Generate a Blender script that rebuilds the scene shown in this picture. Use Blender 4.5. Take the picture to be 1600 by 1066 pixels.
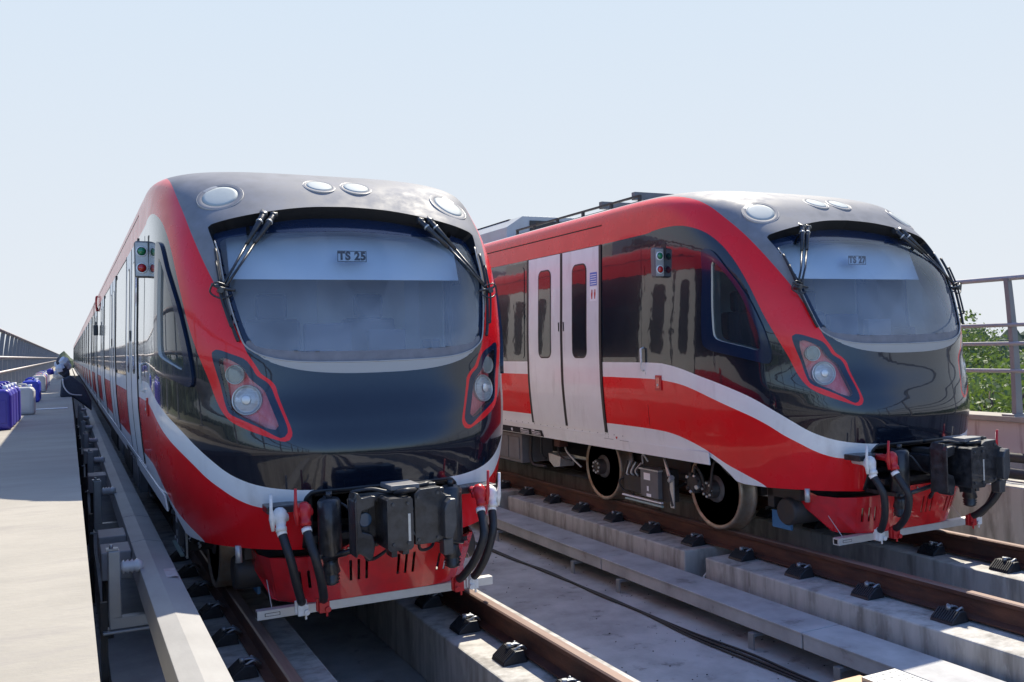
import bpy, math, random
import numpy as np
from mathutils import Vector, Matrix
random.seed(7); rng = np.random.default_rng(7)
scene = bpy.context.scene
for o in list(bpy.data.objects): bpy.data.objects.remove(o)
COL = scene.collection
R = math.radians

# ------------------------------------------------------------------ camera
cam_d = bpy.data.cameras.new("camera"); cam = bpy.data.objects.new("camera", cam_d); COL.objects.link(cam)
cam_d.sensor_width = 36.0; cam_d.lens = 36.0 * 1414.77 / 1600; cam_d.clip_end = 6000; cam_d.clip_start = 0.05
YAW, PIT, ROL = R(26.1437), R(0.26542), R(-1.643)
cam.location = (0, 0, 1.76045)
fwd = Vector((math.sin(YAW)*math.cos(PIT), math.cos(YAW)*math.cos(PIT), math.sin(PIT)))
rt = Vector((math.cos(YAW), -math.sin(YAW), 0)); up = rt.cross(fwd)
# image is turned by ROL (positive = clockwise on screen)
c_, s_ = math.cos(ROL), math.sin(ROL)
rt2 = rt*c_ + up*s_; up2 = up*c_ - rt*s_
cam.matrix_world = Matrix.Translation(cam.location) @ Matrix(((rt2.x, up2.x, -fwd.x), (rt2.y, up2.y, -fwd.y), (rt2.z, up2.z, -fwd.z))).to_4x4()
scene.camera = cam

# ------------------------------------------------------------------ light
SUN = Vector((0.56, 0.55, 1.0)).normalized()
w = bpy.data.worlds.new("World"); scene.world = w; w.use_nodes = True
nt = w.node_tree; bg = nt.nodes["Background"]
sky = nt.nodes.new("ShaderNodeTexSky"); sky.sky_type = 'NISHITA'; sky.sun_disc = False
sky.sun_elevation = math.asin(SUN.z); sky.sun_rotation = math.atan2(SUN.x, SUN.y)
sky.air_density = 1.0; sky.dust_density = 4.0; sky.ozone_density = 1.5; sky.altitude = 0
sky.dust_density = 0.8
# haze towards the view; unseen sky is tinted Nishita, shaped for fill and reflections
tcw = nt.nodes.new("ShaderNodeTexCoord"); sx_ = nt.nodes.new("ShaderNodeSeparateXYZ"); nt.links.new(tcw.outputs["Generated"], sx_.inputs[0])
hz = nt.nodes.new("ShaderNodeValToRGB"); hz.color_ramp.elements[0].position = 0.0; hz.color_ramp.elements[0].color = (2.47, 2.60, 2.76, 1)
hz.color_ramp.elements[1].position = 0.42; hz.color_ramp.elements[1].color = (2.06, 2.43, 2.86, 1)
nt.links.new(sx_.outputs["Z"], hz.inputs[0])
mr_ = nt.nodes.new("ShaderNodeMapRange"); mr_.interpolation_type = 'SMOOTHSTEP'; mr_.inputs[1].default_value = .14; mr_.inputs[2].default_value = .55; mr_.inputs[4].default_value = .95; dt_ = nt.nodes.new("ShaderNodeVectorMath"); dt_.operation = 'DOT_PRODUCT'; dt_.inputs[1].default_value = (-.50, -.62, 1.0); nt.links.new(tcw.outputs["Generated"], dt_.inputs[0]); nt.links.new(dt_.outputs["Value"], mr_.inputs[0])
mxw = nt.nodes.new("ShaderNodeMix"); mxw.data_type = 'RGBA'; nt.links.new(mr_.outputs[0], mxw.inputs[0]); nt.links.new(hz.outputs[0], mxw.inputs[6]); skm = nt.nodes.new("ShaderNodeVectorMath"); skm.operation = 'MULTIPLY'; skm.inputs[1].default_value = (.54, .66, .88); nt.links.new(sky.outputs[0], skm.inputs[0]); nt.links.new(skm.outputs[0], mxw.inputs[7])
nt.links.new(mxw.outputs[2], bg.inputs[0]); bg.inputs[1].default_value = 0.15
sl = bpy.data.lights.new("sun", 'SUN'); sl.energy = 3.6; sl.angle = R(0.6); sl.color = (1.0, 0.925, 0.79)
so = bpy.data.objects.new("sun", sl); COL.objects.link(so); so.rotation_euler = SUN.to_track_quat('Z', 'Y').to_euler()
scene.view_settings.view_transform = 'Standard'; scene.view_settings.look = 'None'
scene.view_settings.exposure = 1.12; scene.view_settings.gamma = 1.0
scene.render.engine = 'CYCLES'
scene.cycles.max_bounces = 8; scene.cycles.transparent_max_bounces = 8; scene.cycles.glossy_bounces = 4

# ------------------------------------------------------------------ materials
M = {}
def mat(name, base, rough=0.5, metal=0.0, coat=0.0, c2=None, nscale=6.0, namt=0.5, nlo=.35, nhi=.65, stretch=(1,1,1), bump=0.0, bscale=40.0,
        c3=None, n3=1.2, lo3=.55, hi3=.7, s3=(1,1,1), rough2=None, spec=0.5, emit=None, estr=0, bdist=.01, coordobj=True):
    m = bpy.data.materials.new(name); m.use_nodes = True; n = m.node_tree.nodes; l = m.node_tree.links
    b = n["Principled BSDF"]; b.inputs["Base Color"].default_value = (*base, 1); b.inputs["Roughness"].default_value = rough
    b.inputs["Metallic"].default_value = metal; b.inputs["Coat Weight"].default_value = coat; b.inputs["Coat Roughness"].default_value = 0.03
    b.inputs["Specular IOR Level"].default_value = spec
    tc = n.new("ShaderNodeTexCoord"); src = tc.outputs["Object"]
    def noise(scale, st, detail=6):
        mp = n.new("ShaderNodeMapping"); mp.inputs["Scale"].default_value = st; l.new(src, mp.inputs[0])
        t = n.new("ShaderNodeTexNoise"); t.inputs["Scale"].default_value = scale; t.inputs["Detail"].default_value = detail; t.inputs["Roughness"].default_value = .6
        l.new(mp.outputs[0], t.inputs[0]); return t.outputs["Fac"]
    def ramp(f, lo, hi):
        r = n.new("ShaderNodeMapRange"); r.inputs[1].default_value = lo; r.inputs[2].default_value = hi; r.clamp = True; l.new(f, r.inputs[0]); return r.outputs[0]
    out = None
    if c2 is not None:
        f = ramp(noise(nscale, stretch), nlo, nhi)
        mu = n.new("ShaderNodeMath"); mu.operation = 'MULTIPLY'; mu.inputs[1].default_value = namt; l.new(f, mu.inputs[0])
        mx = n.new("ShaderNodeMix"); mx.data_type = 'RGBA'; mx.inputs[6].default_value = (*base, 1); mx.inputs[7].default_value = (*c2, 1)
        l.new(mu.outputs[0], mx.inputs[0]); out = mx.outputs[2]
        if rough2 is not None:
            mr = n.new("ShaderNodeMapRange"); mr.inputs[3].default_value = rough; mr.inputs[4].default_value = rough2; l.new(f, mr.inputs[0]); l.new(mr.outputs[0], b.inputs["Roughness"])
    if c3 is not None:
        f = ramp(noise(n3, s3), lo3, hi3)
        mx = n.new("ShaderNodeMix"); mx.data_type = 'RGBA'; l.new(f, mx.inputs[0])
        if out is not None: l.new(out, mx.inputs[6])
        else: mx.inputs[6].default_value = (*base, 1)
        mx.inputs[7].default_value = (*c3, 1); out = mx.outputs[2]
    if out is not None: l.new(out, b.inputs["Base Color"])
    if bump:
        bp = n.new("ShaderNodeBump"); bp.inputs["Strength"].default_value = bump; bp.inputs["Distance"].default_value = bdist
        l.new(noise(bscale, stretch if bscale > 10 else (1,1,1), 4), bp.inputs["Height"]); l.new(bp.outputs[0], b.inputs["Normal"])
        if bscale < 10 and coat: l.new(bp.outputs[0], b.inputs["Coat Normal"])
    if emit: b.inputs["Emission Color"].default_value = (*emit, 1); b.inputs["Emission Strength"].default_value = estr
    M[name] = m; return m

mat("red_paint", (0.78, 0.007, 0.014), 0.25, coat=.4, spec=.25, c2=(0.6, 0.012, 0.012), nscale=5, namt=.35, bump=.12, bscale=2.2, bdist=.02, rough2=.34)
mat("black_paint", (0.003, 0.006, 0.014), 0.2, coat=1.0, spec=.2, bump=.10, bscale=1.8, bdist=.02, c2=(0.010, 0.016, 0.03), nscale=60, namt=.4, c3=(0.04, 0.05, 0.062), n3=210, lo3=.66, hi3=.78)
mat("white_paint", (0.80, 0.81, 0.79), 0.32, coat=.3, c2=(0.70, 0.69, 0.68), nscale=3, namt=.5, c3=(0.60, 0.585, 0.56), n3=7, lo3=.55, hi3=.85, s3=(1,1,.25), bump=.08, bscale=2.0, bdist=.02)
mat("silver_paint", (0.23, 0.23, 0.245), 0.68, metal=0, spec=.12, c2=(0.17, 0.167, 0.17), nscale=7, namt=.7, rough2=.5, c3=(0.24, 0.225, 0.21), n3=22, lo3=.6, hi3=.85)
mat("silver_trim", (0.40, 0.385, 0.36), 0.5, metal=.2)
mat("roof_grey", (0.42, 0.43, 0.43), 0.5, metal=.3, c2=(0.33, 0.33, 0.32), nscale=4)
mat("gasket", (0.010, 0.011, 0.013), 0.45)
mat("frit", (0.006, 0.016, 0.045), 0.14, coat=.3, spec=.3, c2=(0.02, 0.03, 0.055), nscale=90, namt=.5)
mat("dusty_frit", (0.20, 0.20, 0.22), 0.55, c2=(0.12, 0.12, 0.14), nscale=14)
mat("black_metal", (0.010, 0.011, 0.014), 0.28, metal=.2, coat=.35, c2=(0.05, 0.05, 0.055), nscale=18, namt=.7, rough2=.55, bump=.15, bscale=60)
mat("black_rubber", (0.014, 0.015, 0.018), 0.5, c2=(0.03, 0.03, 0.035), nscale=30)
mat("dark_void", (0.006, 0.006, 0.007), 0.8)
mat("under_metal", (0.035, 0.036, 0.040), 0.5, metal=.3, c2=(0.075, 0.06, 0.045), nscale=12, namt=.8, rough2=.7)
mat("grey_box", (0.16, 0.16, 0.165), 0.5, c2=(0.10, 0.09, 0.08), nscale=8)
mat("pale_metal", (0.60, 0.60, 0.58), 0.4, metal=.5, c2=(0.4, 0.39, 0.37), nscale=20)
mat("white_cast", (0.78, 0.77, 0.74), 0.4, c2=(0.6, 0.57, 0.5), nscale=30, namt=.6)
mat("red_cast", (0.55, 0.015, 0.02), 0.35, c2=(0.35, 0.02, 0.02), nscale=30)
mat("red_plate", (0.72, 0.012, 0.018), 0.26, coat=.8, c2=(0.45, 0.015, 0.02), nscale=9, namt=.6)
mat("aluminium", (0.62, 0.61, 0.58), 0.45, metal=.35, c2=(0.5, 0.48, 0.45), nscale=10)
mat("lamp_white", (0.42, 0.45, 0.43), 0.65, spec=.2, c2=(0.38, 0.40, 0.385), nscale=30)
mat("lamp_chrome", (0.62, 0.63, 0.62), 0.35, metal=.5)
mat("lamp_ridged", (0.62, 0.64, 0.66), 0.3, metal=.1, c2=(0.30, 0.31, 0.32), nscale=60, stretch=(.15,1,1.6), coat=.8)
mat("red_reflector", (0.70, 0.03, 0.05), 0.35, coat=.2, c2=(0.85, 0.26, 0.29), nscale=14, namt=.8, stretch=(1,1,.35))
mat("green_lamp", (0.01, 0.22, 0.08), 0.15, coat=1)
mat("red_lamp", (0.55, 0.01, 0.01), 0.15, coat=1)
mat("panel_white", (0.88, 0.89, 0.90), 0.5)
mat("cream_lining", (0.62, 0.60, 0.52), 0.5)
mat("interior_grey", (0.50, 0.53, 0.58), 0.6, c2=(0.38, 0.40, 0.44), nscale=3)
mat("seat_cloth", (0.03, 0.035, 0.06), 0.8)
mat("sign_white", (0.90, 0.90, 0.90), 0.5)
mat("sign_black", (0.003, 0.003, 0.006), 0.7)
mat("sticker_blue", (0.10, 0.18, 0.55), 0.4)
mat("steel_wheel", (0.38, 0.34, 0.28), 0.35, metal=.6, c2=(0.30, 0.18, 0.10), nscale=8, namt=.8, rough2=.6)
mat("wheel_dark", (0.13, 0.125, 0.12), 0.5, metal=.3, c2=(0.07, 0.06, 0.05), nscale=14)
mat("rust", (0.055, 0.021, 0.016), 0.75, c2=(0.12, 0.046, 0.026), nscale=7, namt=.9, stretch=(1,.5,2), c3=(0.035, 0.02, 0.018), n3=2.0, lo3=.5, hi3=.75, bump=.3, bscale=80)
mat("rail_head", (0.26, 0.185, 0.15), 0.42, metal=.35, c2=(0.15, 0.09, 0.07), nscale=9, stretch=(4,.25,1))
mat("concrete", (0.40, 0.385, 0.355), 0.85, c2=(0.28, 0.27, 0.25), nscale=2.4, namt=.9, c3=(0.43, 0.41, 0.37), n3=9, lo3=.55, hi3=.8, bump=.35, bscale=45)
mat("concrete_wall", (0.47, 0.45, 0.41), 0.85, c2=(0.19, 0.175, 0.15), nscale=5, namt=.85, nlo=.42, nhi=.68, stretch=(1,1.6,.22), c3=(0.54, 0.52, 0.475), n3=14, lo3=.52, hi3=.8, s3=(1,1,.4), bump=.3, bscale=40)
mat("bed_concrete", (0.46, 0.45, 0.43), 0.85, c2=(0.27, 0.262, 0.25), nscale=2.2, namt=.95, nlo=.38, nhi=.68, c3=(0.17, 0.165, 0.155), n3=5, lo3=.60, hi3=.72, bump=.45, bscale=30)
mat("walk_concrete", (0.345, 0.315, 0.265), 0.85, c2=(0.275, 0.252, 0.212), nscale=1.6, namt=.8, stretch=(1,1.8,1), c3=(0.285, 0.26, 0.225), n3=3.2, lo3=.54, hi3=.66, s3=(.5,1.6,1), bump=.3, bscale=22)
mat("parapet", (0.55, 0.49, 0.44), 0.8, c2=(0.20, 0.12, 0.09), nscale=3.6, namt=.95, nlo=.50, nhi=.64, stretch=(1,1.6,.16), bump=.2, bscale=30)
mat("trough_concrete", (0.45, 0.45, 0.44), 0.8, c2=(0.29, 0.285, 0.28), nscale=3, namt=.85, c3=(0.2, 0.19, 0.18), n3=3, lo3=.62, hi3=.7, bump=.2, bscale=45)
mat("galvanised", (0.34, 0.35, 0.36), 0.45, metal=.6, c2=(0.3, 0.31, 0.32), nscale=16)
mat("cover_grey", (0.34, 0.33, 0.31), 0.6, c2=(0.27, 0.26, 0.245), nscale=4, namt=.8, stretch=(1,.6,1), bump=.1, bscale=40)
mat("stamp_red", (0.42, 0.30, 0.28), 0.7, c2=(.48,.45,.43), nscale=30, namt=1)
mat("fence_steel", (0.38, 0.36, 0.36), 0.5, metal=.3, c2=(0.26, 0.22, 0.21), nscale=6, stretch=(1,.3,1))
mat("fence_post", (0.20, 0.20, 0.21), 0.55, metal=.2, c2=(0.27, 0.26, 0.26), nscale=4)
mat("cable", (0.015, 0.015, 0.017), 0.6)
mat("ceramic", (0.55, 0.52, 0.5), 0.3, coat=.6)
mat("jerry_blue", (0.045, 0.035, 0.30), 0.35, c2=(0.07, 0.06, 0.36), nscale=6)
mat("jerry_royal", (0.03, 0.05, 0.42), 0.35)
mat("jerry_white", (0.50, 0.51, 0.50), 0.45, c2=(0.42, 0.42, 0.40), nscale=6)
mat("jerry_pink", (0.55, 0.28, 0.26), 0.45)
mat("tarp_dark", (0.03, 0.035, 0.05), 0.7, c2=(.06,.065,.08), nscale=20)
mat("tarp_white", (0.6, 0.62, 0.66), 0.6)
mat("plywood", (0.55, 0.36, 0.20), 0.6, c2=(0.47, 0.29, 0.15), nscale=6, stretch=(8,1,1))
mat("leaf_a", (0.075, 0.12, 0.045), 0.6, c2=(0.15, 0.20, 0.07), nscale=.8, namt=1)
mat("leaf_b", (0.05, 0.085, 0.045), 0.6, c2=(0.085, 0.125, 0.06), nscale=.6, namt=1)
mat("leaf_c", (0.12, 0.18, 0.06), 0.6, c2=(0.20, 0.25, 0.09), nscale=.8, namt=1)
mat("bark", (0.12, 0.085, 0.06), 0.9, c2=(.06,.045,.035), nscale=9, stretch=(1,1,.3))
mat("terrain", (0.075, 0.095, 0.040), 0.9, c2=(0.13, 0.11, 0.07), nscale=.05, namt=.9, c3=(.05,.08,.03), n3=.3)
mat("far_wood", (0.06, 0.085, 0.05), 0.9, c2=(.04,.06,.035), nscale=.3)
mat("sticker_green", (0.35, 0.45, 0.40), 0.5)
mat("horn_highlight", (0.02, 0.08, 0.16), 0.3, coat=.5)  # blue highlight of the coupler horn, put into the colour
mat("grey_cast", (0.06, 0.062, 0.068), 0.4, metal=.4, c2=(0.12, 0.12, 0.12), nscale=16)
mat("blue_board", (0.05, 0.20, 0.42), 0.5)
for k in ("leaf_a", "leaf_b", "leaf_c"):
    m = M[k]; b = m.node_tree.nodes["Principled BSDF"]; tr = m.node_tree.nodes.new("ShaderNodeBsdfTranslucent"); tr.inputs[0].default_value = (0.14, 0.22, 0.03, 1)
    ad = m.node_tree.nodes.new("ShaderNodeMixShader"); ad.inputs[0].default_value = .3
    m.node_tree.links.new(b.outputs[0], ad.inputs[1]); m.node_tree.links.new(tr.outputs[0], ad.inputs[2]); m.node_tree.links.new(ad.outputs[0], m.node_tree.nodes["Material Output"].inputs[0])

def glass_mat(name, tint, dust, dustcol, arcs=False, rough=0.02):
    m = bpy.data.materials.new(name); m.use_nodes = True; n = m.node_tree.nodes; l = m.node_tree.links
    for x in list(n):
        if x.type != 'OUTPUT_MATERIAL': n.remove(x)
    out = [x for x in n if x.type == 'OUTPUT_MATERIAL'][0]
    tr = n.new("ShaderNodeBsdfTransparent"); tr.inputs[0].default_value = (*tint, 1)
    gl = n.new("ShaderNodeBsdfGlossy"); gl.inputs["Roughness"].default_value = rough; gl.inputs[0].default_value = (1, 1, 1, 1)
    df = n.new("ShaderNodeBsdfDiffuse"); df.inputs[0].default_value = (*dustcol, 1)
    tc = n.new("ShaderNodeTexCoord"); t = n.new("ShaderNodeTexNoise"); t.inputs["Scale"].default_value = 3.5; t.inputs["Detail"].default_value = 8
    mp = n.new("ShaderNodeMapping"); mp.inputs["Scale"].default_value = (1.2, 1, .5); l.new(tc.outputs["Object"], mp.inputs[0]); l.new(mp.outputs[0], t.inputs[0])
    mr = n.new("ShaderNodeMapRange"); mr.inputs[1].default_value = .3; mr.inputs[2].default_value = .7; mr.inputs[3].default_value = dust*.7; mr.inputs[4].default_value = dust*1.25; l.new(t.outputs["Fac"], mr.inputs[0])
    fac = mr.outputs[0]
    if arcs:
        sz = n.new("ShaderNodeSeparateXYZ"); l.new(tc.outputs["Object"], sz.inputs[0]); zr = n.new("ShaderNodeMapRange"); zr.interpolation_type = 'SMOOTHSTEP'; zr.inputs[1].default_value = 1.95; zr.inputs[2].default_value = 2.32; zr.inputs[3].default_value = 1.55; zr.inputs[4].default_value = .35; l.new(sz.outputs["Z"], zr.inputs[0])
        mm = n.new("ShaderNodeMath"); mm.operation = 'MULTIPLY'; l.new(fac, mm.inputs[0]); l.new(zr.outputs[0], mm.inputs[1]); fac = mm.outputs[0]
        for sx in (-1, 1):        # dirt left outside the two wiper sweeps
            sp = n.new("ShaderNodeVectorMath"); sp.operation = 'DISTANCE'; mp2 = n.new("ShaderNodeMapping"); mp2.inputs["Scale"].default_value = (1, 0, 1); l.new(tc.outputs["Object"], mp2.inputs[0])
            l.new(mp2.outputs[0], sp.inputs[0]); sp.inputs[1].default_value = (sx*.42, 0, 2.45)
            g = n.new("ShaderNodeMapRange"); g.inputs[1].default_value = .60; g.inputs[2].default_value = .63; g.inputs[3].default_value = 0.0; g.inputs[4].default_value = dust*.28; l.new(sp.outputs["Value"], g.inputs[0])
            a = n.new("ShaderNodeMath"); a.operation = 'ADD'; l.new(fac, a.inputs[0]); l.new(g.outputs[0], a.inputs[1]); fac = a.outputs[0]
    m1 = n.new("ShaderNodeMixShader"); l.new(fac, m1.inputs[0]); l.new(tr.outputs[0], m1.inputs[1]); l.new(df.outputs[0], m1.inputs[2])
    fr = n.new("ShaderNodeFresnel"); fr.inputs[0].default_value = 1.5
    m2 = n.new("ShaderNodeMixShader"); l.new(fr.outputs[0], m2.inputs[0]); l.new(m1.outputs[0], m2.inputs[1]); l.new(gl.outputs[0], m2.inputs[2])
    l.new(m2.outputs[0], out.inputs[0]); M[name] = m; return m
glass_mat("windscreen_glass", (0.92, 0.97, 1.0), 0.125, (0.62, 0.72, 0.84), arcs=True)
glass_mat("side_glass", (0.45, 0.55, 0.62), 0.04, (0.4, 0.45, 0.5))
glass_mat("lamp_glass", (0.97, 0.97, 0.97), 0.02, (0.6, 0.6, 0.6))

# ------------------------------------------------------------------ object helpers
def link(o, parent=None):
    COL.objects.link(o)
    if parent: o.parent = parent
    return o
def tag(o, label=None, cat=None, group=None, kind=None):
    if label: o["label"] = label
    if cat: o["category"] = cat
    if group: o["group"] = group
    if kind: o["kind"] = kind
    return o
def empty(name, loc=(0, 0, 0), rz=0, parent=None):
    o = bpy.data.objects.new(name, None); o.empty_display_size = .2; link(o, parent); o.location = loc; o.rotation_euler = (0, 0, rz); return o
def copy_tree(o, parent=None):
    c = o.copy(); COL.objects.link(c)
    if parent: c.parent = parent
    for ch in list(o.children): copy_tree(ch, c)
    return c
class MB:
    def __init__(s): s.v = []; s.f = []; s.m = []; s.sm = []
    def add(s, vs, fs, mi=0, smooth=False):
        b = len(s.v); s.v += [tuple(p) for p in vs]
        for f in fs: s.f.append([b+i for i in f]); s.m.append(mi); s.sm.append(smooth)
        return s
    def box(s, x0, x1, y0, y1, z0, z1, mi=0, M4=None):
        vs = [(x, y, z) for x in (x0, x1) for y in (y0, y1) for z in (z0, z1)]
        if M4 is not None: vs = [tuple(M4 @ Vector(p)) for p in vs]
        return s.add(vs, [(0, 1, 3, 2), (4, 6, 7, 5), (0, 4, 5, 1), (2, 3, 7, 6), (0, 2, 6, 4), (1, 5, 7, 3)], mi)
    def tube(s, pts, r, n=12, mi=0, caps=True, smooth=True):
        pts = [Vector(p) for p in pts]; k = len(pts); rs = r if isinstance(r, (list, tuple)) else [r]*k
        vs = []; prev = None
        for i, p in enumerate(pts):
            t = (pts[min(i+1, k-1)] - pts[max(i-1, 0)]).normalized()
            if prev is None: a = t.orthogonal().normalized()
            else: a = (prev - t*prev.dot(t)).normalized()
            prev = a; b = t.cross(a)
            for j in range(n): an = 2*math.pi*j/n; vs.append(p + (a*math.cos(an)+b*math.sin(an))*rs[i])
        fs = [(i*n+j, i*n+(j+1) % n, (i+1)*n+(j+1) % n, (i+1)*n+j) for i in range(k-1) for j in range(n)]
        s.add(vs, fs, mi, smooth)
        if caps: b = len(s.v)-k*n; s.f.append([b+j for j in range(n)][::-1]); s.m.append(mi); s.sm.append(False); s.f.append([b+(k-1)*n+j for j in range(n)]); s.m.append(mi); s.sm.append(False)
        return s
    def cyl(s, a, b, r, n=16, mi=0, r2=None): return s.tube([a, b], [r, r2 if r2 is not None else r], n, mi)
    def prism(s, poly, axis, a, b, mi=0, smooth=False):
        """poly 2-D points; extruded along axis from a to b. axis 'x': poly=(y,z); 'y': (x,z); 'z': (x,y)"""
        def P3(p, t): return {'x': (t, p[0], p[1]), 'y': (p[0], t, p[1]), 'z': (p[0], p[1], t)}[axis]
        n = len(poly); vs = [P3(p, a) for p in poly] + [P3(p, b) for p in poly]
        s.add(vs, [tuple(range(n)), tuple(range(2*n-1, n-1, -1))], mi)
        b0 = len(s.v)-2*n
        for i in range(n): s.f.append([b0+i, b0+n+i, b0+n+(i+1) % n, b0+(i+1) % n]); s.m.append(mi); s.sm.append(smooth)
        return s
    def lathe(s, c, ax, prof, n=32, mi=0, smooth=True):
        """prof list of (r, t) along axis vector ax from centre c"""
        ax = Vector(ax).normalized(); a = ax.orthogonal().normalized(); b = ax.cross(a); c = Vector(c); vs = []
        for r, t in prof:
            for j in range(n): an = 2*math.pi*j/n; vs.append(c + ax*t + (a*math.cos(an)+b*math.sin(an))*r)
        k = len(prof); fs = [(i*n+j, i*n+(j+1) % n, (i+1)*n+(j+1) % n, (i+1)*n+j) for i in range(k-1) for j in range(n)]
        s.add(vs, fs, mi, smooth)
        if prof[0][0] > 1e-6: s.f.append([len(s.v)-k*n+j for j in range(n)]); s.m.append(mi); s.sm.append(False)
        if prof[-1][0] > 1e-6: s.f.append([len(s.v)-n+j for j in range(n)]); s.m.append(mi); s.sm.append(False)
        return s
    def build(s, name, mats, parent=None, bevel=0, seg=2, fix=True):
        me = bpy.data.meshes.new(name); me.from_pydata(s.v, [], s.f); 
        for k in ([mats] if isinstance(mats, str) else mats): me.materials.append(M[k])
        me.polygons.foreach_set("material_index", s.m); me.polygons.foreach_set("use_smooth", s.sm); me.update()
        if fix:
            import bmesh
            bm = bmesh.new(); bm.from_mesh(me); bmesh.ops.remove_doubles(bm, verts=bm.verts, dist=1e-5); bmesh.ops.recalc_face_normals(bm, faces=bm.faces); bm.to_mesh(me); bm.free()
        o = bpy.data.objects.new(name, me); link(o, parent)
        if bevel:
            md = o.modifiers.new("bevel", 'BEVEL'); md.width = bevel; md.segments = seg; md.limit_method = 'ANGLE'; md.angle_limit = R(40); md.harden_normals = False
        return o
def bez(pts, n=16):
    """Catmull-Rom through points"""
    P = [Vector(p) for p in pts]; P = [P[0]*2-P[1]] + P + [P[-1]*2-P[-2]]; out = []
    for i in range(1, len(P)-2):
        for k in range(n):
            t = k/n; a, b, c, d = P[i-1], P[i], P[i+1], P[i+2]
            out.append(.5*((2*b)+(c-a)*t+(2*a-5*b+4*c-d)*t*t+(3*b-a-3*c+d)*t**3))
    out.append(P[-2]); return out
def text_mesh(s, size, name, matname, parent, M4, bold=0.0, align='CENTER', spacing=1.0, ext=.001):
    cu = bpy.data.curves.new(name, 'FONT'); cu.body = s; cu.size = size; cu.align_x = align; cu.align_y = 'CENTER'; cu.offset = bold; cu.extrude = ext; cu.space_character = spacing
    t = bpy.data.objects.new(name, cu); COL.objects.link(t); dg = bpy.context.evaluated_depsgraph_get(); dg.update()
    me = bpy.data.meshes.new_from_object(t.evaluated_get(dg)); bpy.data.objects.remove(t); me.materials.clear(); me.materials.append(M[matname]); me.transform(M4)
    o = bpy.data.objects.new(name, me); link(o, parent); return o

# ------------------------------------------------------------------ train nose surface
def smooth(z, xs, ys):
    z = np.clip(z, xs[0], xs[-1]); h = np.diff(xs); d = np.diff(ys)/h
    m = np.zeros(len(xs)); m[0] = d[0]; m[-1] = d[-1]
    for i in range(1, len(xs)-1):
        if d[i-1]*d[i] > 0: w1 = 2*h[i]+h[i-1]; w2 = h[i]+2*h[i-1]; m[i] = (w1+w2)/(w1/d[i-1]+w2/d[i])
    k = np.clip(np.searchsorted(xs, z, side='right')-1, 0, len(xs)-2); t = (z-xs[k])/h[k]
    return (2*t**3-3*t*t+1)*ys[k]+(t**3-2*t*t+t)*h[k]*m[k]+(-2*t**3+3*t*t)*ys[k+1]+(t**3-t*t)*h[k]*m[k+1]
def itp(z, t): t = np.array(t, float); return smooth(z, t[:, 0], t[:, 1])
WT = [(.2,1.12),(.5,1.18),(.8,1.225),(1.1,1.255),(1.4,1.272),(1.7,1.272),(2.3,1.255),(2.7,1.242),(2.9,1.236),(3.0,1.23),(3.06,1.215),(3.1,1.185),(3.14,1.12),(3.18,.97),(3.21,.76),(3.235,.45),(3.25,0)]
YT = [(.2,-.08),(.5,-.15),(.7,-.21),(.88,-.25),(1.1,-.26),(1.3,-.22),(1.5,-.165),(1.8,-.12),(2.0,-.06),(2.2,.015),(2.4,.125),(2.6,.275),(2.7,.375),(2.8,.49),(2.9,.61),(2.95,.685),(3.0,.78),(3.05,.91),(3.1,1.07),(3.15,1.28),(3.2,1.6),(3.23,1.95),(3.25,2.4)]
NT = [(.2,2.7),(1.0,2.9),(1.5,3.3),(1.8,3.5),(2.4,3.8),(2.7,3.8),(3.25,4.0)]
LT = [(.2,1.8),(1.7,1.8),(2.7,1.35),(2.9,1.3),(3.25,1.3)]
YE, QQ = 2.575, 2.5
_t = np.linspace(0, 1, 500)
def level(z):
    g = lambda T: float(itp(np.array([z]), T)[0])
    w_, y0, n_, L = g(WT), g(YT), g(NT), g(LT); L = min(L, 2.6-y0)
    th = _t*np.pi/2; ct, st = np.cos(th), np.sin(th); r = (np.abs(ct)**n_+np.abs(st)**n_)**(-1/n_)
    x = w_*r*st; y = y0+L*(1-r*ct); s = np.concatenate([[0], np.cumsum(np.hypot(np.diff(x), np.diff(y)))]); s /= max(s[-1], 1e-9)
    return s, x, y, y0+L
def SP(q, z):
    s, x, y, yc = level(z); a = abs(q); xs = np.interp(min(a, QQ)/QQ, s, x); ys = np.interp(min(a, QQ)/QQ, s, y)
    if a > QQ: ys = yc+(a-QQ)
    return Vector((math.copysign(xs, q), ys, z))
def SN(q, z, e=.01):
    a = SP(q+e, z)-SP(q-e, z); b = SP(q, z+e)-SP(q, z-e); n = a.cross(b).normalized()
    return n if n.y < 0 or abs(n.x) > .5 else -n
def halfw(z): return float(itp(np.array([z]), WT)[0])

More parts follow.
